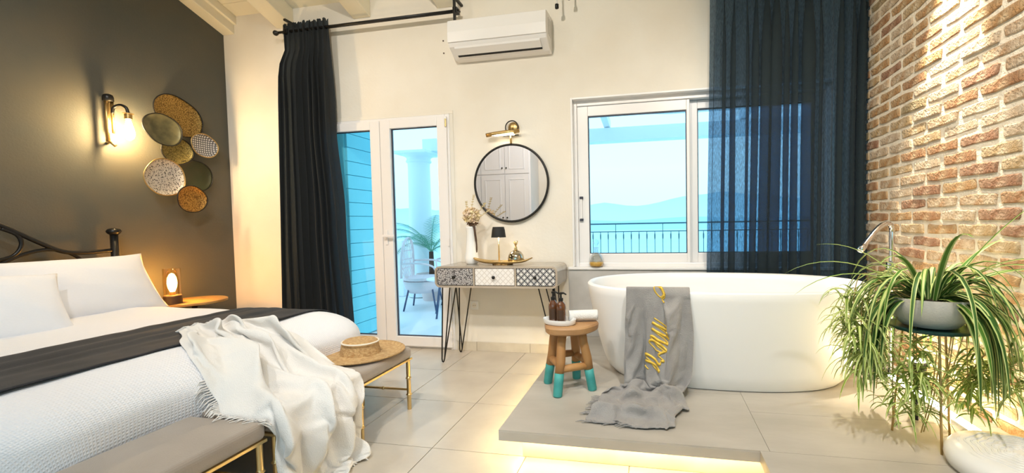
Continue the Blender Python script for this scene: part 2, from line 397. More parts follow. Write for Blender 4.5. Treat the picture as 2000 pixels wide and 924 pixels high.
# ------------------------------------------------------------------ walls
wb = MB()
def wallrect(x0, x1, z0, z1): wb.box((x0, YW, z0), (x1, YW+0.2, z1))
DX0, DX1, DZ = -3.215, -1.815, 2.165
WX0, WX1, WZ0, WZ1 = -0.685, 1.36, 0.765, 2.212
wallrect(XL-0.2, DX0, -0.1, 3.32); wallrect(DX0, DX1, DZ, 3.32); wallrect(DX0, DX1, -0.1, 0.0); wallrect(DX1, WX0, -0.1, 3.32)
wallrect(WX0, WX1, -0.1, WZ0); wallrect(WX0, WX1, WZ1, 3.32); wallrect(WX1, XR+0.2, -0.1, 3.32)
struct(wb.build('wall_back', 'plaster'), 'cream plaster wall with the terrace door and bath window', 'wall')
def gable(x0, x1, name, m):
    z = lambda y: 3.29 + 0.36*(YW-y) if y > 0.3 else 3.29+0.36*(YW-0.3) - 0.36*(0.3-y)
    w = MB(); pts = [(YF-0.2, -0.1), (YW, -0.1), (YW, z(YW)), (0.3, z(0.3)), (YF-0.2, z(YF-0.2))]
    n = 5; w.add([(x0, y, q) for y, q in pts]+[(x1, y, q) for y, q in pts], [tuple(range(n)), tuple(range(n, 2*n))]+[(i, (i+1) % n, n+(i+1) % n, n+i) for i in range(n)])
    return struct(w.build(name, m), *{'wall_left': ('dark grey textured plaster wall behind the bed', 'wall'), 'wall_right': ('exposed brick wall with pale mortar joints', 'wall')}[name])
gable(XL-0.2, XL, 'wall_left', 'dark_plaster')
wr = gable(XR, XR+0.2, 'wall_right', 'mortar')
wf = MB()
for a in ((XL-0.2, -1.8, -0.1, 4.0), (1.2, XR+0.2, -0.1, 4.0), (-1.8, 1.2, -0.1, 0.3), (-1.8, 1.2, 2.4, 4.0)): wf.box((a[0], YF-0.2, a[2]), (a[1], YF, a[3]))
struct(wf.build('wall_front', 'plaster'), 'cream plaster wall behind the camera with a wide window', 'wall')
# bricks
BL, BH = 0.272, 0.0745
bm_ = []
for k in range(9):
    rr = random.Random(k); pts = []
    for (x, z, c) in ((0,0,0),(.5,0,0),(1,0,0),(1,.5,0),(1,1,0),(.5,1,0),(0,1,0),(0,.5,0)):
        pts.append(((x-.5), (z-.5)))
    n = 12; out = []
    hl, hh = (BL-0.027)/2, (BH-0.024)/2
    cr = 0.008
    base = [(-hl+cr, -hh), (-hl*.3, -hh), (hl*.3, -hh), (hl-cr, -hh), (hl, -hh+cr), (hl, hh-cr), (hl-cr, hh), (hl*.3, hh), (-hl*.3, hh), (-hl+cr, hh), (-hl, hh-cr), (-hl, -hh+cr)]
    base = [(x+rr.uniform(-.007, .007), z+rr.uniform(-.0045, .0045)) for x, z in base]
    w = MB(); n = len(base)
    d = 0.004+rr.uniform(0, .004)
    vs_ = [(0.012, x, z) for x, z in base]+[(-d, x, z) for x, z in base]+[(-d-0.003, x*.93, z*.80) for x, z in base]
    fs_ = [tuple(range(2*n, 3*n))]
    for q in range(2):
        for i in range(n): fs_.append((q*n+i, q*n+(i+1) % n, (q+1)*n+(i+1) % n, (q+1)*n+i))
    w.add(vs_, fs_); bm_.append(w)
bcache = {}
nb = 0
bstuff = MB()
cells = []
row = 0
z = HP+BH/2-0.02
while z < 3.4:
    off = BL/2 if row % 2 else 0
    y = YW - BL/2 + off + 0.03
    while y > 1.1:
        cells.append((y, z)); y -= BL
    z += BH; row += 1
cells.sort(key=lambda c: (0 if (c[0] > 1.9 and c[1] < 2.9-0.42*max(0, 3.6-c[0])) else 1, -c[0]))
for y, z in cells:
    k = rnd.randrange(9); c = rnd.choice((0, 0, 1, 1, 2, 2, 3, 4, 4, 5, 6))
    if y + BL/2 > YW+0.001:
        a = YW - (y-BL/2) - 0.01
        if a < 0.06: continue
        sc = a/BL; y2 = y-BL/2+a/2
    else: sc = 1; y2 = y
    dx = rnd.uniform(-.002, .004)
    if nb < 300:
        if (k, c) not in bcache: bcache[(k, c)] = bm_[k].mesh('brick', 'brick_clay_%d' % c)
        ob = link('brick', bcache[(k, c)], wr); ob.location = (XR+dx, y2, z); ob.scale = (1, sc, 1)
        ob.rotation_euler = (rnd.uniform(-.012, .012), 0, 0); nb += 1
    else:
        bstuff.add([(XR+a+dx, y2+b*sc, z+q) for a, b, q in bm_[k].v], bm_[k].f, c)
if bstuff.v:
    ob = bstuff.build('brickwork', ['brick_clay_%d' % i for i in range(7)], wr); ob['kind'] = 'stuff'
# ceiling and rafters
cz = lambda y: 3.285 + 0.36*(YW-y)
ce = MB(); ce.add([(XL, YW+.2, cz(YW+.2)+.03), (XR, YW+.2, cz(YW+.2)+.03), (XR, .3, cz(.3)+.03), (XL, .3, cz(.3)+.03), (XL, YF-.2, 3.59), (XR, YF-.2, 3.59)], [(0,1,2,3), (3,2,5,4)])
ce = ce.build('ceiling', 'beam_paint', thick=0.02); struct(ce, 'cream painted sloping board ceiling', 'ceiling')
for k in range(24):
    y1 = YW-0.142*k; y0 = y1-0.138
    w = MB(); w.add([(XL, y0, cz(y0)), (XR, y0, cz(y0)), (XR, y1, cz(y1)), (XL, y1, cz(y1)), (XL, y0, cz(y0)+.02), (XR, y0, cz(y0)+.02), (XR, y1, cz(y1)+.02), (XL, y1, cz(y1)+.02)],
                    [(0,1,2,3), (4,5,6,7), (0,1,5,4), (2,3,7,6)])
    w.build('plank', 'beam_paint', ce)
for k, (x0, x1) in enumerate(((-4.25, -4.115), (-3.61, -3.42), (-2.76, -2.58), (-1.9, -1.72), (-1.05, -0.87), (-0.2, -0.02), (0.65, 0.83), (1.4, 1.56))):
    w = MB(); a, b = YW, 0.3
    w.add([(x, y, cz(y)+d) for x in (x0, x1) for y in (a, b) for d in (-0.175, 0)], [(0,1,3,2), (4,5,7,6), (0,2,6,4), (1,3,7,5), (0,1,5,4), (2,3,7,6)])
    if k == 0: w.add([(x, y, cz(y)+d) for x in (x1-0.001, x1+0.03) for y in (a, b) for d in (-0.085, 0)], [(0,1,3,2), (4,5,7,6), (0,2,6,4), (1,3,7,5), (0,1,5,4), (2,3,7,6)])
    w.build('beam', 'beam_paint', ce, bevel=0.006)
# skirting
bb = MB().box((DX1+0.02, YW-0.006, 0), (-0.74, YW, 0.082)).build('baseboard_back', 'grout'); struct(bb, 'beige tile skirting below the console', 'skirting')
x = DX1+0.02
for L in (0.19, 0.507, 0.36):
    MB().box((x+.001, YW-0.011, 0.0), (x+L-.002, YW-0.005, 0.084)).build('tile', 'skirting_tile', bb, bevel=.002); x += L

# ------------------------------------------------------------------ platform
PX0, PY0 = -0.742, 1.91
pl = thing('platform', (0.4, 2.8, 0), 'raised grey tiled bathing platform with glowing underside', 'platform'); struct(pl)
pb = MB().box((PX0+0.09, PY0+0.09, 0), (XR, YW, 0.118)); pb.box((0.52, 0.9, 0), (XR, PY0+0.1, 0.118)); pb.build('plinth', 'skirting_tile', pl)
ps = MB().box((PX0, PY0, 0.118), (XR, YW, 0.164)); ps.box((0.43, 0.9, 0.118), (XR, PY0, 0.164)); ps.build('slab', 'platform_tile', pl, bevel=.002)
for (x0, x1, y0, y1) in ((PX0, .47, PY0, 2.52), (PX0, .47, 2.52, 3.13), (PX0, .47, 3.13, YW), (.47, XR, PY0+.0, 2.3), (.47, XR, 2.3, 2.9), (.47, XR, 2.9, YW), (.43, XR, 1.31, PY0), (.43, XR, .9, 1.31)):
    MB().box((x0+.0008, y0+.0008, 0.1635), (x1-.0008, y1-.0008, HP)).build('tile', 'platform_tile', pl)
# LED strips below the slab edge
led = thing('led_strip', (-0.6, 2.1, 0.1), 'warm glowing light strip tucked under the platform edge', 'light strip')
MB().box((PX0+0.035, PY0+0.08, 0.108), (PX0+0.05, YW-0.05, 0.117)).build('strip', 'led_warm', led)
MB().box((PX0+0.06, PY0+0.035, 0.108), (0.50, PY0+0.05, 0.117)).build('strip', 'led_warm', led)
# tiled panel under the bath window
cp = struct(MB().box((-0.735, YW-0.014, HP), (XR, YW, 0.752)).build('trim_1', 'concrete_panel', bevel=.002), 'grey stone-effect panel below the bath window', 'panel')
struct(MB().box((-0.735, YW-0.03, 0.752), (XR, YW+0.09, 0.772)).build('trim_2', 'white_paint', bevel=.003), 'white sill ledge below the bath window', 'sill')

# ------------------------------------------------------------------ terrace door
dr = thing('door_1', (-2.5, YW, 0), 'white double glazed terrace door', 'door'); struct(dr)
w = MB()
w.box((DX0, YW-0.012, 0), (DX0+0.045, YW+0.09, DZ)); w.box((DX1-0.045, YW-0.012, 0), (DX1, YW+0.09, DZ)); w.box((DX0+.045, YW-0.012, DZ-0.045), (DX1-.045, YW+0.09, DZ)); w.box((DX0+.045, YW-0.0, 0), (DX1-.045, YW+0.09, 0.022))
w.build('door_frame', 'window_plastic', dr, bevel=.006)
w = MB(); w.box((DX0-.03, YW-0.006, 0), (DX0, YW+.001, DZ)); w.box((DX1, YW-0.006, 0.085), (DX1+.035, YW+.001, DZ)); w.box((DX0-.03, YW-.006, DZ), (DX1+.035, YW+.001, DZ+.03)); w.build('architrave', 'plaster', dr, bevel=.003)
def leaf(x0, x1, px0, px1, handle):
    l = MB(); z0, z1, p0, p1 = 0.024, DZ-0.024, 0.115, 2.062
    y0, y1 = YW-0.03, YW+0.035
    l.box((x0, y0, z0), (px0, y1, z1)); l.box((px1, y0, z0), (x1, y1, z1)); l.box((px0, y0, z0), (px1, y1, p0)); l.box((px0, y0, p1), (px1, y1, z1))
    lf = l.build('door_leaf', 'window_plastic', dr, bevel=.005)
    MB().box((px0, YW+.0, p0), (px1, YW+.006, p1)).build('pane', 'pane_glass', lf)
    b = MB()
    for a in ((px0, px0+.008, p0, p1), (px1-.008, px1, p0, p1), (px0+.008, px1-.008, p0, p0+.008), (px0+.008, px1-.008, p1-.008, p1)): b.box((a[0], YW-.004, a[2]), (a[1], YW+.012, a[3]))
    b.build('seal', 'seal_rubber', lf)
    if handle:
        h = MB().box((x0+.028, y0-.008, .98), (x0+.052, y0, 1.12)); h.box((x0+.034, y0-.05, 1.06), (x0+.046, y0-.006, 1.075)); h.box((x0+.03, y0-.055, 1.055), (x0+.145, y0-.04, 1.078)); h.build('handle', 'window_plastic', lf, bevel=.004)
        for z_ in (.14, 1.0, 2.08): MB().tube([(x1-.004, y0-.006, z_-.035), (x1-.004, y0-.006, z_+.035)], .008).build('hinge', 'old_brass' if z_ > 2 else 'window_plastic', lf)
leaf(DX0+.03, -2.512, -3.10, -2.612, False)
leaf(-2.508, DX1-.02, -2.405, -1.93, True)

# ------------------------------------------------------------------ bath window
wn = thing('window_1', (0.3, YW, WZ0), 'white sliding window above the bathtub', 'window'); struct(wn)
w = MB(); Y0 = YW+.05
for a in ((WX0, WX0+.035, WZ0, WZ1), (WX1-.035, WX1, WZ0, WZ1), (WX0+.035, WX1-.035, WZ1-.05, WZ1), (WX0+.035, WX1-.035, WZ0, WZ0+.04)): w.box((a[0], Y0, a[2]), (a[1], Y0+.12, a[3]))
w.build('window_frame', 'window_plastic', wn, bevel=.005)
w = MB(); w.box((WX0-.010, YW-.012, WZ0+.008), (WX0+.006, YW+.06, WZ1+.010)); w.box((WX0+.006, YW-.012, WZ1-.006), (WX1-.001, YW+.06, WZ1+.010)); w.build('reveal_trim', 'white_paint', wn, bevel=.003)
def sash(x0, x1, z0, z1, px0, px1, p0, p1, y, n):
    l = MB()
    l.box((x0, y, z0), (px0, y+.05, z1)); l.box((px1, y, z0), (x1, y+.05, z1)); l.box((px0, y, z0), (px1, y+.05, p0)); l.box((px0, y, p1), (px1, y+.05, z1))
    sf = l.build('sash', 'window_plastic', wn, bevel=.004)
    MB().box((px0, y+.025, p0), (px1, y+.03, p1)).build('pane', 'pane_glass', sf)
    b = MB()
    for a in ((px0, px0+.007, p0, p1), (px1-.007, px1, p0, p1), (px0+.007, px1-.007, p0, p0+.006), (px0+.007, px1-.007, p1-.009, p1)): b.box((a[0], y+.012, a[2]), (a[1], y+.035, a[3]))
    b.build('seal', 'seal_rubber', sf)
    if n:
        h = MB().box((x0+.018, y-.022, 1.19), (x0+.034, y-.01, 1.36)); h.build('handle', 'window_plastic', sf, bevel=.003)
        h = MB().box((x0+.012, y-.024, 1.36), (x0+.042, y, 1.382)); h.box((x0+.012, y-.024, 1.17), (x0+.042, y, 1.19)); h.build('handle_mount', 'seal_rubber', sf, bevel=.002)
sash(-.648, .295, .803, 2.158, -.556, .27, .883, 2.074, YW+.055, True)
sash(.27, WX1-.036, .803, 2.158, .362, 1.25, .883, 2.09, YW+.112, False)

# ------------------------------------------------------------------ wardrobe seen in the mirror, behind the camera
wd = thing('wardrobe', (-3.1, -1.75, 0), 'white panelled wardrobe with black knobs reflected in the round mirror', 'wardrobe')
MB().box((-4.16, YF+.01, 0), (-2.53, -1.46, 3.05)).build('body', 'wardrobe_paint', wd)
for x0, x1 in ((-4.13, -3.635), (-3.625, -3.095), (-3.087, -2.565)):
    for z0, z1, kz in ((.1, 2.205, 1.30), (2.225, 2.98, 2.345)):
        d = MB().box((x0, -1.46, z0), (x1, -1.438, z1)).build('door', 'wardrobe_paint', wd, bevel=.003)
        f = MB(); a = .09
        for (p0, p1, q0, q1) in ((x0+a, x1-a, z0+a, z0+a+.02), (x0+a, x1-a, z1-a-.02, z1-a), (x0+a, x0+a+.02, z0+a+.02, z1-a-.02), (x1-a-.02, x1-a, z0+a+.02, z1-a-.02)): f.box((p0, -1.44, q0), (p1, -1.428, q1))
        f.build('moulding', 'wardrobe_paint', d, bevel=.004)
        kx = x1-.045 if x1 < -3.08 else x0+.04
        MB().lathe([(.006, 0), (.006, .018), (.015, .02), (.017, .028), (.010, .036)], (kx, -1.438, kz), 12, 'y').build('knob', 'black_metal', d, smooth=True)

# ------------------------------------------------------------------ curtains and rods
def curtain(name, keys, z0, z1, y, folds, amp, m, seed, label, flat=0.0, back=0.8, top_pinch=True):
    rr = random.Random(seed)
    ph = [rr.uniform(-.6, .6) for _ in range(folds+2)]; bb_ = [rr.choice((1.0, 1.25, 1.1, .1, .06)) if flat else rr.uniform(.25, 1.25) for _ in range(folds+2)]; aa = [rr.uniform(.55, 1.15) for _ in range(folds+2)]
    nu = 26; nv = folds*14+1
    def fn(u, v):
        z_ = z1+(z0-z1)*u
        xl = lerpseq(keys[0], u); xr = lerpseq(keys[1], u)
        s = v*folds; i = min(int(s), folds-1); fr = s-i
        b = bb_[i]+(bb_[i+1]-bb_[i])*fr; a = aa[i]+(aa[i+1]-aa[i])*fr; p = ph[i]+(ph[i+1]-ph[i])*fr
        ww = (xr-xl)/folds
        w_ = 2*PI*s+p+.5*sin(u*2.2+i)
        soft = sm(0, flat, v) if flat else 1
        k = .35+.65*sm(0, .25, u)
        x = xl+(xr-xl)*v + back*b*ww*.42*sin(w_)*soft*k
        yy = y + amp*a*cos(w_)*(.35+.65*soft)*k + .012*nz(v*9, u*3, seed)
        if top_pinch and u < .045: yy += .012*sin(v*folds*2*PI*3)
        zz = z_ + (.018*sin(v*folds*19)+.012*nz(v*40, 1, seed) if u == 0 else 0)
        return (x, yy, zz)
    ob = MB().grid(fn, nu, nv).build(name, m, smooth=True); tag(ob, label, 'curtain'); return ob
curtain('curtain', ([(0, -3.43), (.07, -3.42), (.14, -3.50), (1, -3.57)], [(0, -2.945), (.3, -2.93), (.6, -2.86), (1, -2.79)]), 0.03, 3.075, YW-.125, 9, .045, 'curtain_dark', 3, 'dark charcoal gathered curtain hanging left of the terrace door', back=.7)
curtain('curtain', ([(0, .44), (1, .40)], [(0, 1.545), (1, 1.53)]), 0.19, 3.10, YW-.12, 15, .042, 'curtain_sheer', 12, 'dark teal sheer curtain drawn over the right half of bath window', flat=.12, back=1.9)
def rod(x0, x1, z, y, label, fin):
    t = thing('curtain_rod', (x0, y, z), label, 'curtain rod')
    MB().tube([(x0, y, z), (x1, y, z)], .012, 10).build('rod', 'black_metal', t, smooth=True)
    MB().tube([(x0, y+.045, z+.012), (x1, y+.045, z+.012)], .008, 8).build('rod', 'black_metal', t, smooth=True)
    for fx, d in fin:
        MB().lathe([(.004, 0), (.013, .003), (.013, .012), (.022, .022), (.026, .036), (.020, .05), (.006, .056)], (fx, y, z), 12, 'x').build('finial', 'black_metal', t, smooth=True) if d > 0 else \
        MB().lathe([(.004, 0), (.013, -.003), (.013, -.012), (.022, -.022), (.026, -.036), (.020, -.05), (.006, -.056)], (fx, y, z), 12, 'x').build('finial', 'black_metal', t, smooth=True)
    return t
t = rod(-3.47, -1.645, 3.008, YW-.125, 'black metal curtain rod over the terrace door', ((-3.47, -1),))
for bx in (-3.38, -1.665):
    w = MB().box((bx-.011, YW-.16, 2.885 if bx > -2 else 2.99), (bx+.011, YW-.14, 3.19 if bx > -2 else 3.02)); w.box((bx-.02, YW-.15, 2.985), (bx+.02, YW-.09, 3.032)); w.box((bx-.012, YW-.15, 3.10), (bx+.012, YW, 3.12)); w.build('bracket', 'black_metal', t, bevel=.003)
t = rod(0.35, 1.54, 3.03, YW-.12, 'black metal curtain rod above the bath window', ((.35, -1),))
MB().box((.38, YW-.12, 3.0), (.4, YW, 3.06)).build('bracket', 'black_metal', t)

# ------------------------------------------------------------------ air conditioner
ac = thing('air_conditioner', (-1.27, YW, 2.6), 'white wall-mounted air conditioner above the mirror', 'air conditioner')
x0, x1 = -1.71, -0.845
def sect(xa, xb, prof):
    n = len(prof); w = MB(); w.add([(xa, YW-a, z) for a, z in prof]+[(xb, YW-a, z) for a, z in prof], [tuple(range(n)), tuple(range(n, 2*n))]+[(i, (i+1) % n, n+(i+1) % n, n+i) for i in range(n)]); return w
prof = [(0, 2.605), (.075, 2.612), (.185, 2.675), (.200, 2.70), (.205, 2.78), (.195, 2.88), (.175, 2.905), (0, 2.915)]
sect(x0, x1, prof).build('body', 'white_paint', ac, bevel=.008)
sect(x0+.0, x1-.0, [(.204, 2.704), (.212, 2.706), (.214, 2.79), (.203, 2.89), (.196, 2.885)]).build('front_panel', 'white_paint', ac, bevel=.004)
f = sect(x0+.05, x1-.06, [(.118, 2.632), (.178, 2.667), (.182, 2.680), (.186, 2.676), (.182, 2.660), (.122, 2.626)]).build('louvre', 'white_paint', ac)
sect(x0+.05, x1-.06, [(.100, 2.618), (.117, 2.628), (.119, 2.634), (.10, 2.63)]).build('air_slot', 'black_matte', ac)
w = MB()
for k in range(3): w.box((x1-.001, YW-.05-.04*k-.006, 2.72), (x1+.0015, YW-.05-.04*k, 2.86))
w.build('side_vent', 'concrete_panel', ac)
for dx, dz, lb in ((0, .02, 'upper of two small dark wall plugs left of the air conditioner'), (.002, -.09, 'lower of two small dark wall plugs left of the air conditioner')):
    tag(MB().lathe([(.007, 0), (.007, -.004)], (-1.853+dx, YW-.0, 2.80+dz), 8, 'y').build('wall_plug', 'wood_dark'), lb, 'wall plug')

# hanging spotlights at the ceiling line
for i, (x, z, lb) in enumerate(((-2.73, 3.175, 'black spotlight tip above the left end of curtain rod'), (-.762, 2.905, 'black spotlight on pale stem right above the air conditioner'), (-.66, 2.965, 'black spotlight tip at top edge, rightmost beside the air conditioner'))):
    t = thing('ceiling_spotlight', (x, YW-.16, z), lb, 'spotlight', 'small black hanging spotlights')
    MB().lathe([(.010, 0), (.016, .004), (.016, .035), (.006, .04)], (x, YW-.16, z), 12).build('head', 'black_metal', t, smooth=True)
    MB().tube([(x, YW-.16, z+.038), (x, YW-.16, cz(YW-.16))], .007, 8).build('stem', 'ceramic_white', t, smooth=True)

# ------------------------------------------------------------------ unseen lamps added to brighten the room, beside the one grazing the brick
def unseen_spot(loc, target, power, col, label, angle=100, blend=.8, rad=.05):
    t = thing('unseen_spotlight', loc, label, 'spotlight', 'ceiling spotlights under the roof')
    d = (Vector(target)-Vector(loc)).normalized()
    q = d.to_track_quat('-Z', 'Y')
    body = MB().tube([Vector(loc)-d*.12, Vector(loc)-d*.02, Vector(loc)], [.035, .045, .048], 14)
    body.build('head', 'black_metal', t, smooth=True)
    MB().tube([Vector(loc)-d*.1, (loc[0], loc[1], 4.35)], .008, 8).build('stem', 'black_metal', t)
    l = bpy.data.lights.new('spot', 'SPOT'); l.energy = power; l.color = col; l.spot_size = math.radians(angle); l.spot_blend = blend; l.shadow_soft_size = rad
    ob = bpy.data.objects.new('spot_lamp', l); COL.objects.link(ob); ob.location = Vector(loc)+d*.03; ob.rotation_mode = 'QUATERNION'; ob.rotation_quaternion = q
LC = (1.0, .92, .80)
unseen_spot((-2.9, 1.0, 3.4), (-2.9, 2.6, 1.0), 85, (1.0, .94, .86), 'added unseen spotlight brightening the bed from above', 130)  # added fill lamp over the bed, unseen
unseen_spot((-1.1, 0.6, 3.4), (-1.4, 3.6, 1.7), 128, LC, 'added unseen spotlight brightening the round mirror wall', 110)  # added lamp that lifts the mirror wall, unseen
unseen_spot((0.5, 0.5, 3.4), (0.4, 2.7, 0.4), 190, (1.0, .96, .90), 'added unseen spotlight brightening the bathtub', 95)  # added lamp to whiten the bathtub, unseen
unseen_spot((1.36, 2.66, 2.85), (1.535, 2.68, 1.5), 300, (1.0, .88, .68), 'ceiling spotlight grazing down the brick wall', 44, .7, .02)
unseen_spot((0.2, 1.3, 3.5), (1.56, 2.7, 1.4), 110, (1.0, .88, .70), 'added unseen spotlight brightening the brick wall', 90)  # extra unseen lamp added to brighten the bricks overall
unseen_spot((-1.6, 0.6, 3.6), (-3.0, -1.5, 1.9), 190, (1.0, .93, .86), 'added unseen spotlight brightening the wardrobe for the mirror', 80)  # added so the wardrobe is not dark in the mirror
unseen_spot((-0.6, -0.6, 3.6), (-2.4, 1.5, 0.4), 150, (.88, .94, 1.0), 'added unseen cool spotlight standing in for daylight on the bed foot', 90)  # added cool lamp in place of more rear daylight

# ------------------------------------------------------------------ bed
bed = thing('bed', (-3.1, 1.7, 0), 'double bed with white waffle bedspread and black iron headboard', 'bed')
BX0, BX1, BY0, BY1 = -4.14, -1.88, 0.78, 2.63
w = MB().box((-4.13, .84, .10), (-2.02, 2.56, .34)); w.build('base', 'bed_base_cloth', bed, bevel=.03)
for x in (-4.05, -2.1):
    for y in (.9, 2.5): MB().lathe([(.03, 0), (.03, .1)], (x, y, 0), 12).build('foot', 'black_metal', bed)
def spread():
    # section across the bed edge: parameter d = distance outwards from the flat top
    nx, ny = 60, 70
    zt = .605
    vs = []; uvs = []
    cx0, cx1, cy0, cy1 = -4.1, -2.24, 1.08, 2.36
    L = .66
    def drop(d):   # out distance, z
        rad = .27
        if d < .42:
            a = d/.27
            a = min(a, 1.57)
            return rad*sin(a), -.15*(1-cos(a))*1.0 - max(0, d-.424)*1.0
        return rad, -.15-(d-.42)
    rows = []
    U = [i/(nx-1) for i in range(nx)]; V = [j/(ny-1) for j in range(ny)]
    for u in U:
        su = u*(cx1-cx0+L); row = []
        for v in V:
            sv = v*(cy1-cy0+2*L)-L
            dx = max(0, su-(cx1-cx0)); px = min(su, cx1-cx0)+cx0
            if sv < 0: dy = -sv; py = cy0; sg = -1
            elif sv > cy1-cy0: dy = sv-(cy1-cy0); py = cy1; sg = 1
            else: dy = 0; py = cy0+sv; sg = 0
            d = math.hypot(dx, dy)
            if d > L: k = 1
            o, dz = drop(min(d, L))
            ux, uy = (dx/d, dy/d) if d > 0 else (0, 0)
            n1 = .012*nz(px*3, py*3, 2)*(1 if d < .2 else .5)
            wav = .02*sin(py*9+px*3)*sm(.3, .6, d)
            row.append(((px+ux*(o*1.33+wav), py+sg*uy*(o+wav), zt+dz+n1), (su, sv)))
        rows.append(row)
    b = MB(); b.add([p for r in rows for p, q in r], [(i*ny+j, (i+1)*ny+j, (i+1)*ny+j+1, i*ny+j+1) for i in range(nx-1) for j in range(ny-1)])
    me = b.mesh('bedspread', 'waffle_cotton', True)
    uvl = me.uv_layers.new(name='UVMap'); flat = [q for r in rows for p, q in r]
    for lp in me.loops: uvl.data[lp.index].uv = flat[lp.vertex_index]
    return link('bedspread', me, bed)
spread()
# headboard
hx = -4.165
hb = MB()
for y in (0.74, 2.612): 
    MB().tube([(hx, y, 0), (hx, y, 1.13)], .024, 14).build('headboard_post', 'black_metal', bed, smooth=True)
    MB().lathe([(.012, 0), (.030, .006), (.044, .022), (.046, .032), (.036, .048), (.016, .054), (.004, .056)], (hx, y, 1.125), 16).build('post_finial', 'black_metal', bed, smooth=True)
for sgn in (1, -1):
    m_ = lambda y: 1.676+sgn*(y-1.676)
    MB().tube(spline([(hx, m_(2.60), 1.008), (hx, m_(2.42), 1.000), (hx, m_(2.30), 1.02), (hx, m_(2.17), 1.10), (hx, m_(2.03), 1.20), (hx, m_(1.85), 1.30), (hx, 1.676, 1.335)], 6), .015, 8).build('scroll_rail', 'black_metal', bed, smooth=True)
    MB().tube(spline([(hx, m_(1.85), .92), (hx, m_(2.00), .955), (hx, m_(2.10), 1.005), (hx, m_(2.22), 1.035), (hx, m_(2.33), 1.01), (hx, m_(2.42), .93), (hx, m_(2.45), .80)], 6), .012, 8).build('scroll_rail', 'black_metal', bed, smooth=True)
    MB().tube(spline([(hx, m_(2.02), 1.185), (hx, m_(2.09), 1.14), (hx, m_(2.105), 1.07), (hx, m_(2.06), 1.0), (hx, m_(1.95), .97)], 6), .012, 8).build('scroll_rail', 'black_metal', bed, smooth=True)
MB().tube([(hx, .74, .55), (hx, 2.612, .55)], .014, 8).build('headboard_rail', 'black_metal', bed)

def pillow(name, center, ax, ay, w, h, th, label, m='linen_white', seed=0, ears=.09, parts=None):
    ax = Vector(ax).normalized(); ay = Vector(ay).normalized(); an = ax.cross(ay)
    c = Vector(center); n = 33
    def fn(sgn):
        def f(u, v):
            a, b = 2*u-1, 2*v-1
            k = 1-ears*(1-(abs(a)**2.0))*(abs(b)**4); k2 = 1-ears*(1-(abs(b)**2.0))*(abs(a)**4)
            x = a*w/2*k2; y = b*h/2*k
            t = th/2*max(0, (1-abs(a)**2.2))**.6*max(0, (1-abs(b)**2.2))**.6
            t += .012*nz(a*2.2+seed, b*2.2, sgn*3)*(1-abs(a)**4)*(1-abs(b)**4)
            return c+ax*x+ay*y+an*(t*sgn)
        return f
    b = MB().grid(fn(1), n, n).grid(fn(-1), n, n)
    ob = b.build(name, m, None, True); tag(ob, label, 'pillow')
    bm = bmesh.new(); bm.from_mesh(ob.data); bmesh.ops.remove_doubles(bm, verts=bm.verts, dist=1e-4); bmesh.ops.recalc_face_normals(bm, faces=bm.faces); bm.to_mesh(ob.data); bm.free()
    return ob
lean = Vector((-.52, 0, .85))
pillow('pillow', (-3.83, 2.22, .765), (0, 1, .0), lean, .86, .50, .22, 'large white striped pillow leaning at the end near the lamp', seed=1)
pillow('pillow', (-3.86, 1.42, .77), (0, 1, .0), lean, .80, .50, .22, 'white pillow leaning on headboard at left picture edge, behind another', seed=2)
pillow('pillow', (-3.50, 1.62, .74), (.12, 1, -.08), (-.55, .1, .8), .64, .46, .20, 'smaller white pillow in front of the other pillows', seed=5)
# runner
def runner(u, v):
    x = -2.755+.565*u+.01*nz(v*6, 0, 1)
    sv = v*2.64-.40; 
    cy0, cy1 = 1.08, 2.36
    if sv < .0+.30 and False: pass
    L = .27; y = .68+v*2.05
    yy = .78+v*1.85
    s0 = (yy-2.36)/.27 if yy > 2.36 else ((1.08-yy)/.27 if yy < 1.08 else 0)
    z_ = .612-.15*(1-math.sqrt(max(0, 1-min(1, s0)**2)))
    z_ += .010*sm(.25, .33, u)*(1-sm(.36, .42, u)) + .006*sin(u*26+v*3)*(1-sm(.5, .8, u)) + .004*nz(u*6, v*18, 3) + .004
    return (x, yy, z_)
tag(MB().grid(runner, 40, 90).build('bed_runner', 'runner_cloth', smooth=True, thick=.006), 'charcoal cloth runner laid across the white bed', 'bed runner')

# ------------------------------------------------------------------ nightstand + lamp
ns = thing('nightstand', (-3.98, 3.02, 0), 'round wooden bedside table beside the bed head', 'nightstand')
MB().lathe([(.22, 0), (.235, .006), (.235, .022), (.225, .028)], (-3.99, 3.05, .512), 40).build('table_top', 'wood_table', ns, auto=40)
MB().tube([(-3.99, 3.05, .02), (-3.99, 3.05, .512)], .022, 12).build('post', 'black_metal', ns, smooth=True)
MB().lathe([(.15, 0), (.15, .015), (.03, .025)], (-3.99, 3.05, 0), 24).build('foot_plate', 'black_metal', ns, auto=40)
lp = thing('table_lamp', (-3.97, 2.86, .54), 'glowing bulb lamp with clear glass cylinder on the bedside table', 'lamp')
lx, ly = -3.97, 2.865
MB().lathe([(.062, 0), (.062, .065), (.056, .072)], (lx, ly, .54), 24).build('base', 'wood_dark', lp, auto=40)
MB().lathe([(.020, 0), (.020, .03)], (lx, ly, .612), 16).build('socket', 'old_brass', lp, auto=40)
MB().lathe([(.014, 0), (.026, .03), (.032, .07), (.028, .115), (.015, .145), (.003, .152)], (lx, ly, .642), 20).build('bulb', 'bulb_table', lp, smooth=True)
MB().lathe([(.058, 0), (.058, .225), (.0555, .225), (.0555, 0)], (lx, ly, .61), 32, caps=False).build('glass_shade', 'lamp_glass', lp, smooth=True)

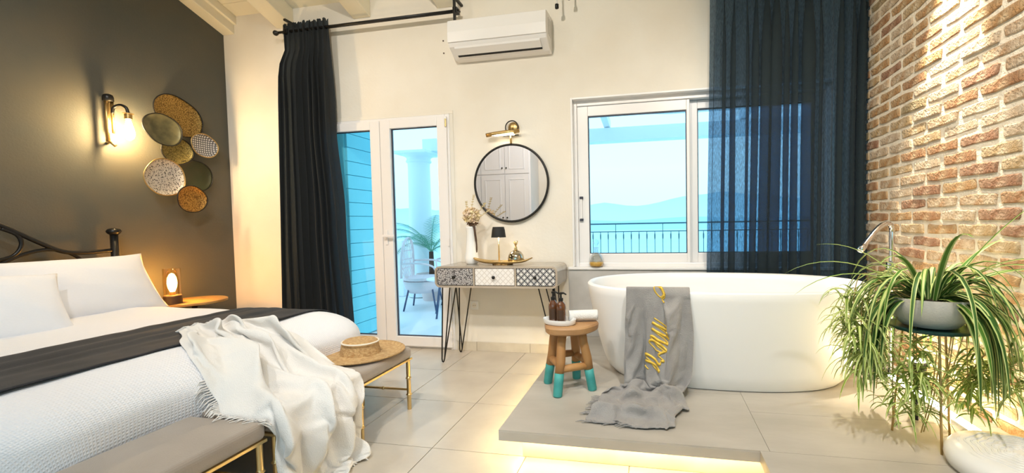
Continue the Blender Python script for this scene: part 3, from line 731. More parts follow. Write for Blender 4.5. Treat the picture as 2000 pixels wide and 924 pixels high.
# ------------------------------------------------------------------ wall sconce
sc = thing('wall_sconce', (XL, 2.67, 2.0), 'lit bulb pipe sconce on the dark wall', 'wall lamp')
sx0 = XL+.055
MB().box((XL, 2.652, 1.86), (XL+.012, 2.70, 2.18)).build('back_plate', 'old_brass', sc, bevel=.003)
MB().tube([(sx0, 2.632, 1.86), (sx0, 2.632, 2.21)], .013, 12).build('pipe', 'old_brass', sc, smooth=True)
MB().tube([(sx0, 2.668, 1.93), (sx0, 2.668, 2.19)], .010, 10).build('pipe', 'old_brass', sc, smooth=True)
MB().lathe([(.022, 0), (.034, .004), (.034, .03), (.028, .05), (.012, .058)], (sx0, 2.645, 2.175), 18).build('cap', 'black_metal', sc, smooth=True)
MB().tube([(XL, 2.66, 1.855), (sx0-.01, 2.645, 1.86), (sx0+.02, 2.64, 1.85), (sx0+.03, 2.66, 1.825)], .011, 8).build('valve', 'old_brass', sc, smooth=True)
hk = spline([(sx0, 2.668, 2.09), (sx0+.012, 2.672, 2.135), (sx0+.05, 2.69, 2.155), (sx0+.085, 2.705, 2.135), (sx0+.095, 2.71, 2.09)], 6)
MB().tube(hk, .011, 10).build('arm', 'black_metal', sc, smooth=True)
bx, by = sx0+.095, 2.71
MB().lathe([(.014, .05), (.034, .046), (.034, .042), (.024, .04), (.024, 0), (.018, -.002)], (bx, by, 2.045), 18).build('socket', 'old_brass', sc, auto=40)
MB().lathe([(.013, 0), (.018, -.03), (.031, -.085), (.034, -.115), (.026, -.145), (.012, -.16), (.002, -.163)], (bx, by, 2.043), 20).build('bulb', 'bulb_lit', sc, smooth=True)

# ------------------------------------------------------------------ wall art of seven dishes
wa = thing('wall_art', (XL, 3.13, 1.8), 'cluster of seven textured metal dishes on the dark wall', 'wall art')
def dish(y, z, r1, r2, m, dx, seed, tilt=0, rimm='black_metal'):
    rr = random.Random(seed); ph = [rr.uniform(0, 6) for _ in range(3)]
    wob = lambda a: (r1*r2/math.sqrt((r2*cos(a-tilt))**2+(r1*sin(a-tilt))**2))*(1+.02*sin(3*a+ph[0])+.012*sin(5*a+ph[1]))
    p = MB().lathe([(.02, .012), (.5, .014), (.80, .022), (.94, .036), (1.0, .046), (1.0, .042), (.94, .028), (.5, .006), (.02, .004)], (XL+dx, y, z), 40, 'x', wob)
    d = p.build('dish', m, wa, smooth=True)
    pts = [(XL+dx+.046, y+wob(a)*cos(a), z+wob(a)*sin(a)) for a in [2*PI*k/40 for k in range(40)]]
    MB().tube(pts, .0045, 6, True).build('rim', rimm, d, smooth=True)
    MB().tube([(XL, y, z), (XL+dx+.008, y, z)], .006, 6).build('stem', 'black_metal', d)
dish(3.155, 2.178, .215, .165, 'gold_dark', .02, 1, -.5)
dish(2.972, 2.02, .155, .128, 'bronze_ribbed', .085, 2, -.35)
dish(3.122, 1.865, .135, .118, 'gold_olive', .025, 3)
dish(3.33, 1.945, .125, .105, 'plate_grid', .065, 4, -.3, 'old_brass')
dish(2.975, 1.612, .160, .158, 'silver_pitted', .075, 5, 0, 'old_brass')
dish(3.265, 1.657, .178, .145, 'bronze_green', .004, 6)
dish(3.15, 1.432, .130, .120, 'gold_orange', .125, 7)

# ------------------------------------------------------------------ three upholstered stools at the bed foot
def bamboo(x, y, z0, z1, r=.0125):
    pr = []; k = int((z1-z0)/.004)
    nodes = [z0+.095, z0+.20]
    prof = [(r*.9, 0), (r, .004)]
    for nd in nodes:
        zz = nd-z0; prof += [(r, zz-.012), (r*1.08, zz-.004), (r*1.42, zz-.001), (r*1.42, zz+.002), (r*1.08, zz+.005), (r, zz+.013)]
    prof += [(r, z1-z0)]
    return MB().lathe(prof, (x, y, z0), 12)
def vstool(y0, label):
    t = thing('bed_stool', (-1.70, y0+.245, 0), label, 'stool', 'velvet stools at the bed foot')
    X0, X1, Y0, Y1 = -1.878, -1.505, y0, y0+.488
    w = MB().box((X0, Y0, .325), (X1, Y1, .395)); w.build('seat', 'velvet_taupe', t, bevel=.022, seg=4)
    f = MB(); a = .008
    for bx in ((X0, X1, Y0, Y0+.014), (X0, X1, Y1-.014, Y1), (X0, X0+.014, Y0+.014, Y1-.014), (X1-.014, X1, Y0+.014, Y1-.014)): f.box((bx[0], bx[2], .314), (bx[1], bx[3], .327))
    f.build('frame', 'brass', t, bevel=.002)
    for x in (X0+.02, X1-.02):
        for y in (Y0+.02, Y1-.02): bamboo(x, y, 0, .318).build('leg', 'brass', t, auto=60)
    for y in (Y0+.02, Y1-.02):
        l = []
        MB().tube([(X0+.02, y, .125), (-1.715, y, .125), (-1.71, y, .125), (-1.70, y, .125), (-1.695, y, .125), (X1-.02, y, .125)], [.007, .007, .010, .010, .007, .007], 8).build('stretcher', 'brass', t)
    return t
s1 = vstool(1.945, 'taupe velvet stool with brass legs, nearest the terrace door, under the straw hat')
w = MB(); w.grid(lambda u, v: (-1.76+.05*(v-.5)*(1-.3*u)+.006*sin(u*7), 2.30+.01*sin(u*5+v*3), .315-.085*u), 8, 5)
w.build('care_tag', 'linen_white', s1, smooth=True, thick=.002)
vstool(1.428, 'taupe velvet stool with brass legs, middle one mostly under the white throw')
vstool(0.908, 'taupe velvet stool with brass legs, nearest one in the foreground')

# hat
ht = thing('straw_hat', (-1.70, 2.22, .40), 'woven straw sun hat lying on the far velvet stool', 'hat')
hw = lambda a: 1+.02*sin(2*a+.5)+.012*sin(5*a)
b = MB()
prof = [(.085, .012), (.12, .010), (.17, .009), (.21, .012), (.234, .018), (.242, .022), (.242, .014), (.234, .009), (.17, .001), (.085, .003)]
b.lathe(prof, (-1.715, 2.225, .397), 48, wob=hw, caps=False); b.build('brim', 'straw', ht, smooth=True)
b = MB(); b.lathe([(.108, .008), (.105, .03), (.100, .06), (.094, .082), (.082, .092), (.05, .088), (.004, .082)], (-1.715, 2.225, .397), 36, wob=lambda a: 1+.06*cos(2*a), caps=False); b.build('crown', 'straw', ht, smooth=True)
MB().tube([(-1.705+.1*(1+.06*cos(2*a))*cos(a)*.97, 2.215+.1*(1+.06*cos(2*a))*sin(a)*.97, .397+.083) for a in [2*PI*k/36 for k in range(36)]], .005, 6, True).build('ribbon', 'straw_white', ht, smooth=True)

# throw blanket over bed foot and middle stool
def throw_start(u, v):
    L = [(0, (-2.45, 1.78, .632)), (.10, (-2.26, 1.66, .66)), (.24, (-2.05, 1.50, .645)), (.36, (-1.90, 1.44, .55)), (.46, (-1.76, 1.40, .465)), (.58, (-1.56, 1.41, .450)), (.65, (-1.462, 1.44, .40)), (.8, (-1.45, 1.48, .21)), (1, (-1.44, 1.52, .03))]
    Q = [(0, (-2.36, 2.00, .632)), (.10, (-2.14, 2.05, .65)), (.24, (-1.93, 2.06, .60)), (.36, (-1.82, 2.03, .52)), (.46, (-1.70, 1.98, .465)), (.58, (-1.53, 1.92, .450)), (.65, (-1.455, 1.90, .40)), (.8, (-1.45, 1.895, .21)), (1, (-1.43, 1.88, .03))]
    a = Vector(lerpseq(L, u)); b = Vector(lerpseq(Q, u)); p = a.lerp(b, v)
    n = Vector((.3, -.1, .95)).lerp(Vector((.98, -.1, .15)), sm(.55, .7, u)).normalized()
    wv = .25*nz(u*3, v*2, 9)
    h = .095*(.5+.5*sin(2*PI*(v*3.4+1.3*u+wv)))**1.3+.05*(.5+.5*sin(2*PI*(v*6.2-1.3*u+wv*2)+1))
    h *= 1.3*(.8+.5*nz(u*4, v*3, 2))*(1-.25*sm(.6, .8, u))
    h += .05*(.5+.5*sin(2*PI*(u*6+v*1.5)))*(1-sm(.1, .3, u))
    return p+n*h*min(1, 5*v+.3, 5*(1-v)+.3)*(.12+.88*sm(0, .09, u))
ground = MB().box((-6, -3, -.3), (6, 6, 0)).build('drape_ground', 'plaster')
throw = drape(throw_start, 84, 46, [o_ for o_ in bpy.data.objects if o_.type == 'MESH' and (o_.name.startswith(('bedspread', 'bed_runner')) or (o_.parent and o_.parent.name.startswith('bed_stool') and o_.name.startswith('seat')))] + [ground],
              list(range(8, 38)), 16)
bpy.data.objects.remove(ground)
tb = thing('throw_blanket', (-1.9, 1.7, .42), 'white fringed knit throw tumbling from bed over the middle stool', 'blanket')
b = MB().grid(throw, throw.nu, throw.nv).build('blanket', 'throw_knit', tb, True, thick=.007, sub=2)
fr = MB()
for k in range(26):
    p = Vector(throw(.0, k/25)); q = p+Vector((-.04+rnd.uniform(-.01, .01), rnd.uniform(-.03, .01), -.015)); fr.tube([p, (p+q)/2+Vector((0, 0, .006)), q], [.004, .003, .001], 5)
for k in range(46):
    u = .34+.30*k/45; p = Vector(throw(u, 0)); q = p+Vector((rnd.uniform(-.012, .012), -.05+rnd.uniform(-.02, .02), rnd.uniform(-.03, -.012)))
    q.z = max(q.z, .400); p2 = (p+q)/2+Vector((rnd.uniform(-.01, .01), 0, .008)); fr.tube([p, p2, q], [.004, .003, .0012], 5)
for k in range(40):
    p = Vector(throw(1, k/39)); fr.tube([p, p+Vector((.01, rnd.uniform(-.01, .01), -.006))], [.003, .001], 5)
o_ = fr.build('fringe', 'throw_knit', tb); o_['kind'] = 'stuff'

# ------------------------------------------------------------------ console table
ct = thing('console_table', (-1.265, 3.44, 0), 'console table with three patterned drawers and hairpin legs', 'table')
cx0, cx1, cz0, cz1, cy0, cy1 = -1.785, -.745, .642, .818, 3.25, 3.632
rc = .045
def rrect(x0, x1, z0, z1, r, n=6):
    out = []
    for (cx, cz_, a0) in ((x1-r, z1-r, 0), (x0+r, z1-r, PI/2), (x0+r, z0+r, PI), (x1-r, z0+r, 1.5*PI)):
        for k in range(n+1): a = a0+PI/2*k/n; out.append((cx+r*cos(a), cz_+r*sin(a)))
    return out
A = rrect(cx0, cx1, cz0, cz1, rc); B = rrect(cx0+.016, cx1-.016, cz0+.016, cz1-.016, rc-.016); n = len(A)
w = MB(); w.add([(x, cy0, z) for x, z in A]+[(x, cy1, z) for x, z in A]+[(x, cy0, z) for x, z in B]+[(x, cy1, z) for x, z in B],
      [f for i in range(n) for f in ((i, (i+1) % n, n+(i+1) % n, n+i), (2*n+i, 3*n+i, 3*n+(i+1) % n, 2*n+(i+1) % n), (i, 2*n+i, 2*n+(i+1) % n, (i+1) % n), (n+i, n+(i+1) % n, 3*n+(i+1) % n, 3*n+i))])
for i in range(n):
    for j in range(4): w.mi[i*4+j] = 1 if j == 0 else 0
w.build('carcass', ['wood_console', 'console_top'], ct, auto=40)
d = MB().box((cx0+.014, cy1-.02, cz0+.014), (cx1-.014, cy1-.004, cz1-.014)); d.box((-1.449, cy0+.002, cz0+.01), (-1.436, cy1, cz1-.01)); d.box((-1.096, cy0+.002, cz0+.01), (-1.083, cy1, cz1-.01)); d.build('divider', 'wood_console', ct)
for (x0, x1, m) in ((cx0+.020, -1.453, 'pattern_maze'), (-1.432, -1.100, 'pattern_scale'), (-1.079, cx1-.020, 'pattern_lattice')):
    dr_ = MB().box((x0, cy0+.004, cz0+.020), (x1, cy0+.30, cz1-.020)).build('drawer', m, ct, bevel=.004)
    kx = (x0+x1)/2
    MB().lathe([(.006, .006), (.006, -.012), (.013, -.014), (.014, -.022), (.008, -.028)], (kx, cy0, .73), 14, 'y').build('knob', 'black_metal', dr_, smooth=True)
for (fx, fy, tx, ty) in ((-1.757, 3.295, .055, .075), (-1.735, 3.585, .055, -.075), (-.79, 3.315, -.055, .075), (-.80, 3.585, -.055, -.075)):
    lg = MB(); top = cz0
    for (ax, ay, bx_, by_) in ((tx*.2, ty*.15, tx*2.4, ty*.15), (tx*.2, ty*.15, tx*.5, ty*1.5)):
        p0 = (fx+ax, fy+ay, top); p1 = (fx+bx_, fy+by_, top)
        lg.tube([p0, (fx-.008, fy, .03), (fx-.004, fy, .010), (fx+.004, fy, .006), (fx+.010, fy, .012), (fx+.016, fy, .035), p1], .0055, 6)
    lg.box((min(fx, fx+tx*2.6)-.0, min(fy, fy+ty*1.6), top-.004), (max(fx, fx+tx*2.6), max(fy, fy+ty*1.6), top))
    lg.build('leg', 'black_metal', ct)
TZ = cz1
# tray
ty_ = thing('tray', (-1.245, 3.40, TZ), 'long boat-shaped brass tray on the console', 'tray')
def trayf(u, v):
    a = 2*PI*v; r = u
    x = .255*r*cos(a); y = .075*r*sin(a)
    z_ = TZ+.014+.030*abs(r*cos(a))**4+.012*sm(.75, 1, r)
    return (-1.245+x, 3.40+y, z_)
MB().grid(trayf, 12, 48, True).build('dish', 'brass', ty_, True, thick=.006)
MB().tube([trayf(1, k/48) for k in range(48)], .005, 6, True).build('rim', 'old_brass', ty_, True)
MB().lathe([(.05, 0), (.055, .013)], (-1.245, 3.40, TZ), 24, wob=lambda a: 1+.7*abs(cos(a))).build('foot', 'old_brass', ty_)
# small lamp
tl = thing('table_lamp', (-1.283, 3.42, TZ+.02), 'small slim table lamp with black tapered shade on the console', 'lamp')
MB().lathe([(.048, 0), (.048, .006), (.012, .012)], (-1.283, 3.42, TZ+.02), 24).build('base', 'brass', tl, auto=40)
MB().tube([(-1.283, 3.42, TZ+.03), (-1.283, 3.42, 1.06)], .006, 10).build('stem', 'brass', tl, True)
MB().lathe([(.062, 0), (.060, .012), (.054, .06), (.047, .088), (.046, .088), (.053, .06), (.060, .0)], (-1.283, 3.42, 1.045), 28, caps=False).build('lamp_shade', 'black_matte', tl, True)
MB().lathe([(.046, 0), (.046, .004)], (-1.283, 3.42, 1.129), 24).build('shade_top', 'black_matte', tl, auto=30)
MB().lathe([(.052, 0), (.052, .008)], (-1.283, 3.42, 1.056), 24).build('light_disc', 'lamp_disc', tl, auto=30)
# dome bottle
db = thing('perfume_bottle', (-1.135, 3.42, TZ+.018), 'domed mirrored bottle with gold branched stopper on the brass tray', 'bottle')
MB().lathe([(.058, 0), (.066, .008), (.068, .035), (.062, .062), (.045, .086), (.022, .098), (.014, .102)], (-1.135, 3.42, TZ+.018), 28).build('dome', 'mercury_glass', db, True)
MB().lathe([(.014, 0), (.016, .006), (.010, .014), (.014, .022), (.008, .03)], (-1.135, 3.42, TZ+.119), 16).build('collar', 'brass', db, True)
w = MB()
for k in range(9):
    a = k*2.4; p = Vector((-1.135, 3.42, TZ+.145)); w.tube([p, p+Vector((.008*cos(a), .008*sin(a), .02)), p+Vector((.016*cos(a), .016*sin(a), .038+.006*(k % 3)))], [.003, .003, .005], 5)
w.build('stopper', 'brass', db, True)
# vase
vz = thing('vase', (-1.545, 3.46, TZ), 'white ceramic vase with a dark twisted handle on the console', 'vase')
MB().lathe([(.040, 0), (.056, .012), (.060, .05), (.052, .10), (.042, .20), (.038, .27), (.044, .310), (.048, .322), (.042, .322), (.034, .27), (.034, .1)], (-1.545, 3.46, TZ), 28, caps=False).build('body', 'ceramic_white', vz, True)
MB().tube(spline([(-1.535, 3.43, 1.150), (-1.500, 3.415, 1.145), (-1.487, 3.41, 1.07), (-1.478, 3.41, .99), (-1.480, 3.415, .92)], 5), [.012]*3+[.011]*4+[.009]*7+[.007]*5+[.005]*2, 8).build('handle', 'wood_dark', vz, True)
fl_ = thing('dried_flowers', (-1.545, 3.46, 1.09), 'cream dried hydrangea bunch standing in the white vase', 'flowers')
w = MB(); w2 = MB()
rf = random.Random(5)
for k in range(520):
    d = Vector((rf.gauss(0, 1), rf.gauss(0, 1), rf.gauss(0, 1))).normalized()*rf.uniform(.55, 1)
    c = Vector((-1.535, 3.45, 1.225))+Vector((d.x*.078, d.y*.075, d.z*.082))
    t_ = w if d.z > -.62 else w2
    a = Vector((rf.uniform(-1, 1), rf.uniform(-1, 1), rf.uniform(-1, 1))).normalized(); bq = a.orthogonal().normalized(); s_ = rf.uniform(.008, .015); cc = a.cross(bq)
    t_.add([c-bq*s_, c+cc*s_*.8+a*.004, c+bq*s_, c-cc*s_*.8+a*.004], [(0, 1, 2, 3)])
o_ = w.build('petals', 'flower_cream', fl_); o_['kind'] = 'stuff'
o_ = w2.build('sepals', 'flower_brown', fl_); o_['kind'] = 'stuff'
for k, (ex, ez) in enumerate(((-1.50, 1.40), (-1.40, 1.33), (-1.37, 1.27), (-1.57, 1.35))):
    p0 = Vector((-1.545, 3.455, 1.10)); p1 = Vector((ex, 3.43, ez)); w = MB(); pts = spline([p0, p0.lerp(p1, .5)+Vector((-.01, 0, .02)), p1], 6); w.tube(pts, .002, 5)
    for i in range(3, len(pts)):
        for s_ in (-1, 1):
            c = Vector(pts[i]); q = c+Vector((.012*s_, .004, .009)); w.add([c, c+Vector((.003*s_, 0, .009)), q, c+Vector((.009*s_, 0, -.001))], [(0, 1, 2, 3)])
    w.build('sprig', 'sprig', fl_)
# mirror
mr = thing('round_mirror', (-1.235, YW, 1.515), 'round wall mirror with thin black frame above the console', 'mirror')
mc = (-1.235, YW-.03, 1.515); r_ = .337
MB().tube([(mc[0]+r_*cos(a), mc[1], mc[2]+r_*sin(a)) for a in [2*PI*k/72 for k in range(72)]], .0105, 8, True).build('frame', 'black_metal', mr, True)
MB().lathe([(r_, 0), (r_, .02)], (mc[0], mc[1]+.005, mc[2]), 72, 'y').build('backing', 'black_matte', mr)
MB().lathe([(r_-.006, -.004), (r_-.006, 0)], (mc[0], mc[1]+.003, mc[2]), 72, 'y').build('glass', 'mirror_glass', mr)
# picture light above mirror
pl_ = thing('picture_light', (-1.225, YW, 1.97), 'antique brass picture light above the round mirror', 'wall lamp')
MB().lathe([(.05, 0), (.05, -.012), (.03, -.022), (.01, -.026)], (-1.205, YW, 2.0), 24, 'y').build('wall_plate', 'old_brass', pl_, True)
MB().tube([(-1.215+.058*cos(a), YW-.03, 2.0+.058*sin(a)) for a in [-.6+(PI+1.2)*k/24 for k in range(25)]], .005, 6).build('hoop', 'black_metal', pl_, True)
MB().tube([(-1.435, YW-.075, 1.935), (-1.36, YW-.07, 1.944), (-1.25, YW-.06, 1.955), (-1.14, YW-.055, 1.962)], [.018, .019, .019, .015], 14).build('shade', 'old_brass', pl_, True)
MB().tube([(-1.205, YW-.012, 2.0), (-1.21, YW-.05, 1.985), (-1.215, YW-.06, 1.955)], .007, 8).build('arm', 'old_brass', pl_, True)
MB().tube([(-1.222, YW-.045, 1.945), (-1.222, YW-.04, 1.86)], .010, 10).build('switch_stem', 'brass', pl_, True)
MB().tube([(-1.29, YW-.04, 1.925), (-1.15, YW-.04, 1.93)], .004, 6).build('cross_bar', 'black_metal', pl_, True)
MB().box((-1.40, YW-.082, 1.926), (-1.18, YW-.062, 1.934)).build('light_tube', 'lamp_disc', pl_)
# outlet
ou = thing('power_outlet', (-1.62, YW, .42), 'white wall socket below the console', 'outlet')
MB().box((-1.66, YW-.01, .38), (-1.58, YW, .46)).build('plate', 'ceramic_white', ou, bevel=.004)
MB().lathe([(.022, -.0105), (.022, -.006)], (-1.62, YW, .42), 20, 'y').build('recess', 'plaster', ou)
w = MB()
for dx in (-.008, .008): w.lathe([(.003, -.0115), (.003, -.006)], (-1.62+dx, YW, .42), 8, 'y')
w.build('pin_hole', 'black_matte', ou)
# decanter on the sill
dc = thing('decanter', (-.49, YW-.02, .772), 'clear glass decanter with amber liquid on the window sill', 'bottle')
c0 = (-.492, YW+.0, .772)
MB().lathe([(.045, 0), (.060, .008), (.066, .035), (.062, .075), (.045, .105), (.024, .122), (.018, .135), (.020, .165), (.026, .170), (.022, .170), (.015, .14), (.040, .1), (.058, .04)], c0, 24, caps=False).build('body', 'bottle_glass', dc, True)
MB().lathe([(.042, .006), (.056, .012), (.060, .030), (.059, .044), (.002, .044)], c0, 24).build('liquid', 'sea_glass_liquid', dc, True)
MB().lathe([(.010, .168), (.012, .185), (.028, .21), (.018, .232), (.003, .24)], c0, 6).build('stopper', 'bottle_glass', dc)

# ------------------------------------------------------------------ bathtub
tub = thing('bathtub', (.415, 2.945, HP), 'white freestanding oval bathtub on the platform', 'bathtub')
tcx, tcy = .415, 2.945
def tub_pt(a, A_, B_, z_, e=2.35):
    c, s_ = cos(a), sin(a)
    return (tcx+A_*math.copysign(abs(c)**(2/e), c), tcy+B_*math.copysign(abs(s_)**(2/e), s_), z_)
prof = []
for k in range(13):
    t_ = k/12; z_ = HP+.004+.571*t_
    g_ = .812+.188*t_**.62
    if k == 0: g_ -= .012
    prof.append((.868*g_, .492*(.80+.20*t_**.7)-(.010 if k == 0 else 0), z_))
prof += [(.866, .490, .749), (.860, .484, .754), (.848, .472, .756), (.836, .460, .753), (.828, .452, .745)]
for k in range(1, 9):
    t_ = k/8; prof.append((.828-.10*t_-.10*t_**3, .452-.06*t_-.09*t_**3, .745-.40*t_**.9))
prof += [(.45, .20, .335), (.1, .05, .330)]
NT = 96
w = MB().add([tub_pt(2*PI*j/NT, A_, B_, z_) for A_, B_, z_ in prof for j in range(NT)], [(i*NT+j, i*NT+(j+1) % NT, (i+1)*NT+(j+1) % NT, (i+1)*NT+j) for i in range(len(prof)-1) for j in range(NT)]) if False else None
w = MB(); w.add([tub_pt(2*PI*j/NT, A_, B_, z_) for A_, B_, z_ in prof for j in range(NT)], [(i*NT+j, i*NT+(j+1) % NT, (i+1)*NT+(j+1) % NT, (i+1)*NT+j) for i in range(len(prof)-1) for j in range(NT)] + [tuple((len(prof)-1)*NT+j for j in range(NT))])
w.build('shell', 'tub_white', tub, True)
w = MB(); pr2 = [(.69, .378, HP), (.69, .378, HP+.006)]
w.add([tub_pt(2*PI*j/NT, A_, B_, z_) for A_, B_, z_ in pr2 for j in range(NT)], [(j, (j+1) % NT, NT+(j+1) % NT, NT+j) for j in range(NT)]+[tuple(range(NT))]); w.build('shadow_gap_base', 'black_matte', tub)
MB().lathe([(.03, 0), (.03, .004), (.02, .006)], (tcx, tcy, .330), 20).build('drain', 'chrome', tub, auto=40)

# faucet
fc = thing('bath_faucet', (1.42, 2.95, HP), 'chrome floor-standing bath spout rising behind the plant', 'faucet')
MB().tube([(1.42, 2.95, HP), (1.42, 2.95, 1.06)] + [Vector(q) for q in spline([(1.418, 2.95, 1.085), (1.405, 2.945, 1.108), (1.37, 2.935, 1.112), (1.31, 2.90, 1.075), (1.20, 2.83, .965)], 5)], .0145, 12).build('pipe', 'chrome', fc, True)
MB().lathe([(.05, 0), (.05, .012), (.02, .016)], (1.42, 2.95, HP), 24).build('floor_flange', 'chrome', fc, auto=40)
MB().tube([(1.222, 2.844, .987), (1.192, 2.825, .957)], .0185, 12).build('spout_tip', 'chrome', fc, True)
MB().tube([(1.42, 2.95, .83), (1.42, 2.87, .83)], .012, 10).build('lever', 'chrome', fc, True)
MB().lathe([(.030, -.05), (.030, .05)], (1.42, 2.95, .83), 20).build('mixer_body', 'chrome', fc, auto=40)

# ------------------------------------------------------------------ grey towel with gold writing
def towel_start(u, v):
    path = [(0, (2.60, .66)), (.05, (2.535, .745)), (.075, (2.505, .775)), (.10, (2.455, .785)), (.125, (2.43, .755)), (.30, (2.415, .57)), (.50, (2.41, .36)), (.60, (2.40, .27)), (.66, (2.37, .225)), (.76, (2.28, .215)), (.88, (2.13, .21)), (1, (2.02, .21))]
    y, z_ = lerpseq(path, u)
    xl = lerpseq([(0, -.155), (.12, -.165), (.3, -.180), (.5, -.235), (.62, -.270), (.70, -.30), (.82, -.38), (1, -.36)], u)
    xr = lerpseq([(0, .185), (.12, .192), (.3, .195), (.5, .187), (.62, .18), (.72, .17), (.86, .135), (1, .04)], u)
    x = xl+(xr-xl)*v
    hang = sm(.08, .22, u); pool = sm(.60, .72, u)
    d = .034*hang*(sin(2*PI*(v*1.7+.25*u+.05))+.55*sin(2*PI*(v*3.1-.5*u)+1.2))
    y -= (d+.03*hang)*(1-pool)
    t_ = (u-.62)/.38; wv = .3*nz(u*7, v*3, 5)
    z_ += pool*(.11*(.5+.5*sin(2*PI*(2.3*t_+.7*v+wv)))+.05*(.5+.5*sin(2*PI*(1.8*v-1.4*t_+wv))))*(1-.6*sm(.92, 1, u))
    x += pool*.03*sin(u*31+v*3)
    return Vector((x, y, z_))
ground = MB().box((PX0, PY0, HP-.2), (1.5, 3.6, HP)).build('drape_ground', 'plaster')
towel = drape(towel_start, 92, 34, [o_ for o_ in bpy.data.objects if o_.name.startswith('shell')] + [ground], list(range(34*9)), 16, .15)
bpy.data.objects.remove(ground)
tw = thing('bath_towel', (0, 2.4, HP), 'grey towel with gold script draped over the bathtub rim', 'towel')
MB().grid(towel, towel.nu, towel.nv).build('cloth', 'towel_grey', tw, True, thick=.006, sub=2)
fr = MB()
for k in range(46):
    u = .80+.20*k/45 if k < 30 else 1; v = 0 if k < 30 else (k-30)/26
    p = towel(u, v); q = p+Vector((-.045+rnd.uniform(-.02, .01), rnd.uniform(-.02, .02), 0)); q.z = HP+.004
    fr.tube([p, (p+q)/2+Vector((0, 0, .004)), q], [.003, .003, .001], 5)
o_ = fr.build('fringe', 'towel_grey', tw); o_['kind'] = 'stuff'
def script(strokes, u0, v0, k):
    w = MB()
    for st_ in strokes:
        P = spline([(a_+.28*b_, b_, 0) for a_, b_ in st_], 6); pts = []; rs = []
        for i, q in enumerate(P):
            u = u0+q.x*k/1.13; v = v0+q.y*k*.62/.37-q.x*k*.32
            p = towel(u, v); e = 1e-3
            n_ = (towel(u+e, v)-p).cross(towel(u, v+e)-p).normalized()
            if n_.y > 0: n_ = -n_
            pts.append(p+n_*.0028); d_ = P[min(i+1, len(P)-1)]-P[max(i-1, 0)]; rs.append(.0042+.0042*max(0, -d_.y)/(d_.length+1e-6))
        w.tube(pts, rs, 6)
    ob = w.build('lettering', 'gold_thread', tw, True); ob['label'] = 'gold script lettering reading more'; return ob
script([[(0, .1), (.10, .75), (.18, 1.0), (.20, .55), (.18, 0), (.30, .7), (.40, 1.0), (.43, .6), (.41, 0), (.53, .7), (.63, 1.0), (.67, .6), (.66, .1), (.72, 0), (.80, .25),
         (.92, .9), (.86, 1.0), (.78, .6), (.80, .1), (.92, 0), (1.02, .4), (1.0, .85), (.92, .95), (1.05, .8), (1.15, .75),
         (1.22, 1.05), (1.28, .95), (1.40, .95), (1.38, .6), (1.34, .1), (1.42, 0), (1.52, .3), (1.66, .6), (1.70, .95), (1.62, 1.0), (1.55, .6), (1.58, .1), (1.70, 0), (1.85, .3)]], .225, .42, .165)
script([[(0, .9), (-.12, .6), (-.1, .1), (.08, 0), (.2, .4), (.14, .85), (0, .9), (.2, .7), (.34, .9)]], .085, .45, .11)
# ------------------------------------------------------------------ wooden stool
st = thing('wooden_stool', (-.50, 2.47, HP), 'rustic wooden stool with teal dipped legs on the platform', 'stool')
wobs = lambda a: 1+.05*sin(3*a+1)+.03*sin(5*a)
MB().lathe([(.146, 0), (.156, .008), (.160, .036), (.154, .046), (.02, .048)], (-.498, 2.475, .520), 30, wob=wobs).build('seat', 'wood_seat', st, auto=35)
feet = [(-.655, 2.536), (-.548, 2.335), (-.366, 2.466), (-.493, 2.645)]
tops = [(-.592, 2.498), (-.528, 2.408), (-.425, 2.462), (-.488, 2.565)]
for (fx, fy), (tx, ty2) in zip(feet, tops):
    f0 = Vector((fx, fy, HP)); f1 = Vector((tx, ty2, .522)); k = .36
    pm = f0.lerp(f1, k)
    lg = MB().tube([f0.lerp(f1, k-.02), f0.lerp(f1, .55)+Vector((.003, 0, 0)), f0.lerp(f1, .8)+Vector((-.002, 0, 0)), f1], [.0265, .027, .0255, .026], 12).build('leg', 'wood_stool', st, True)
    pt = MB().tube([f0, f0+(f1-f0)*.02, f0.lerp(f1, k*.6), pm], [.024, .0265, .027, .0275], 12).build('painted_tip', 'teal_paint', lg, True); pt['label'] = 'teal painted foot'
def lerpfoot(i, h): 
    f0 = Vector((*feet[i], HP)); f1 = Vector((*tops[i], .522)); return f0.lerp(f1, (h-HP)/(.522-HP))
for i, j, h in ((0, 1, .335), (1, 2, .315), (2, 3, .335), (3, 0, .345)):
    MB().tube([lerpfoot(i, h), lerpfoot(i, h).lerp(lerpfoot(j, h), .5)+Vector((0, 0, .003)), lerpfoot(j, h)], [.020, .022, .020], 10).build('stretcher', 'wood_stool', st, True)
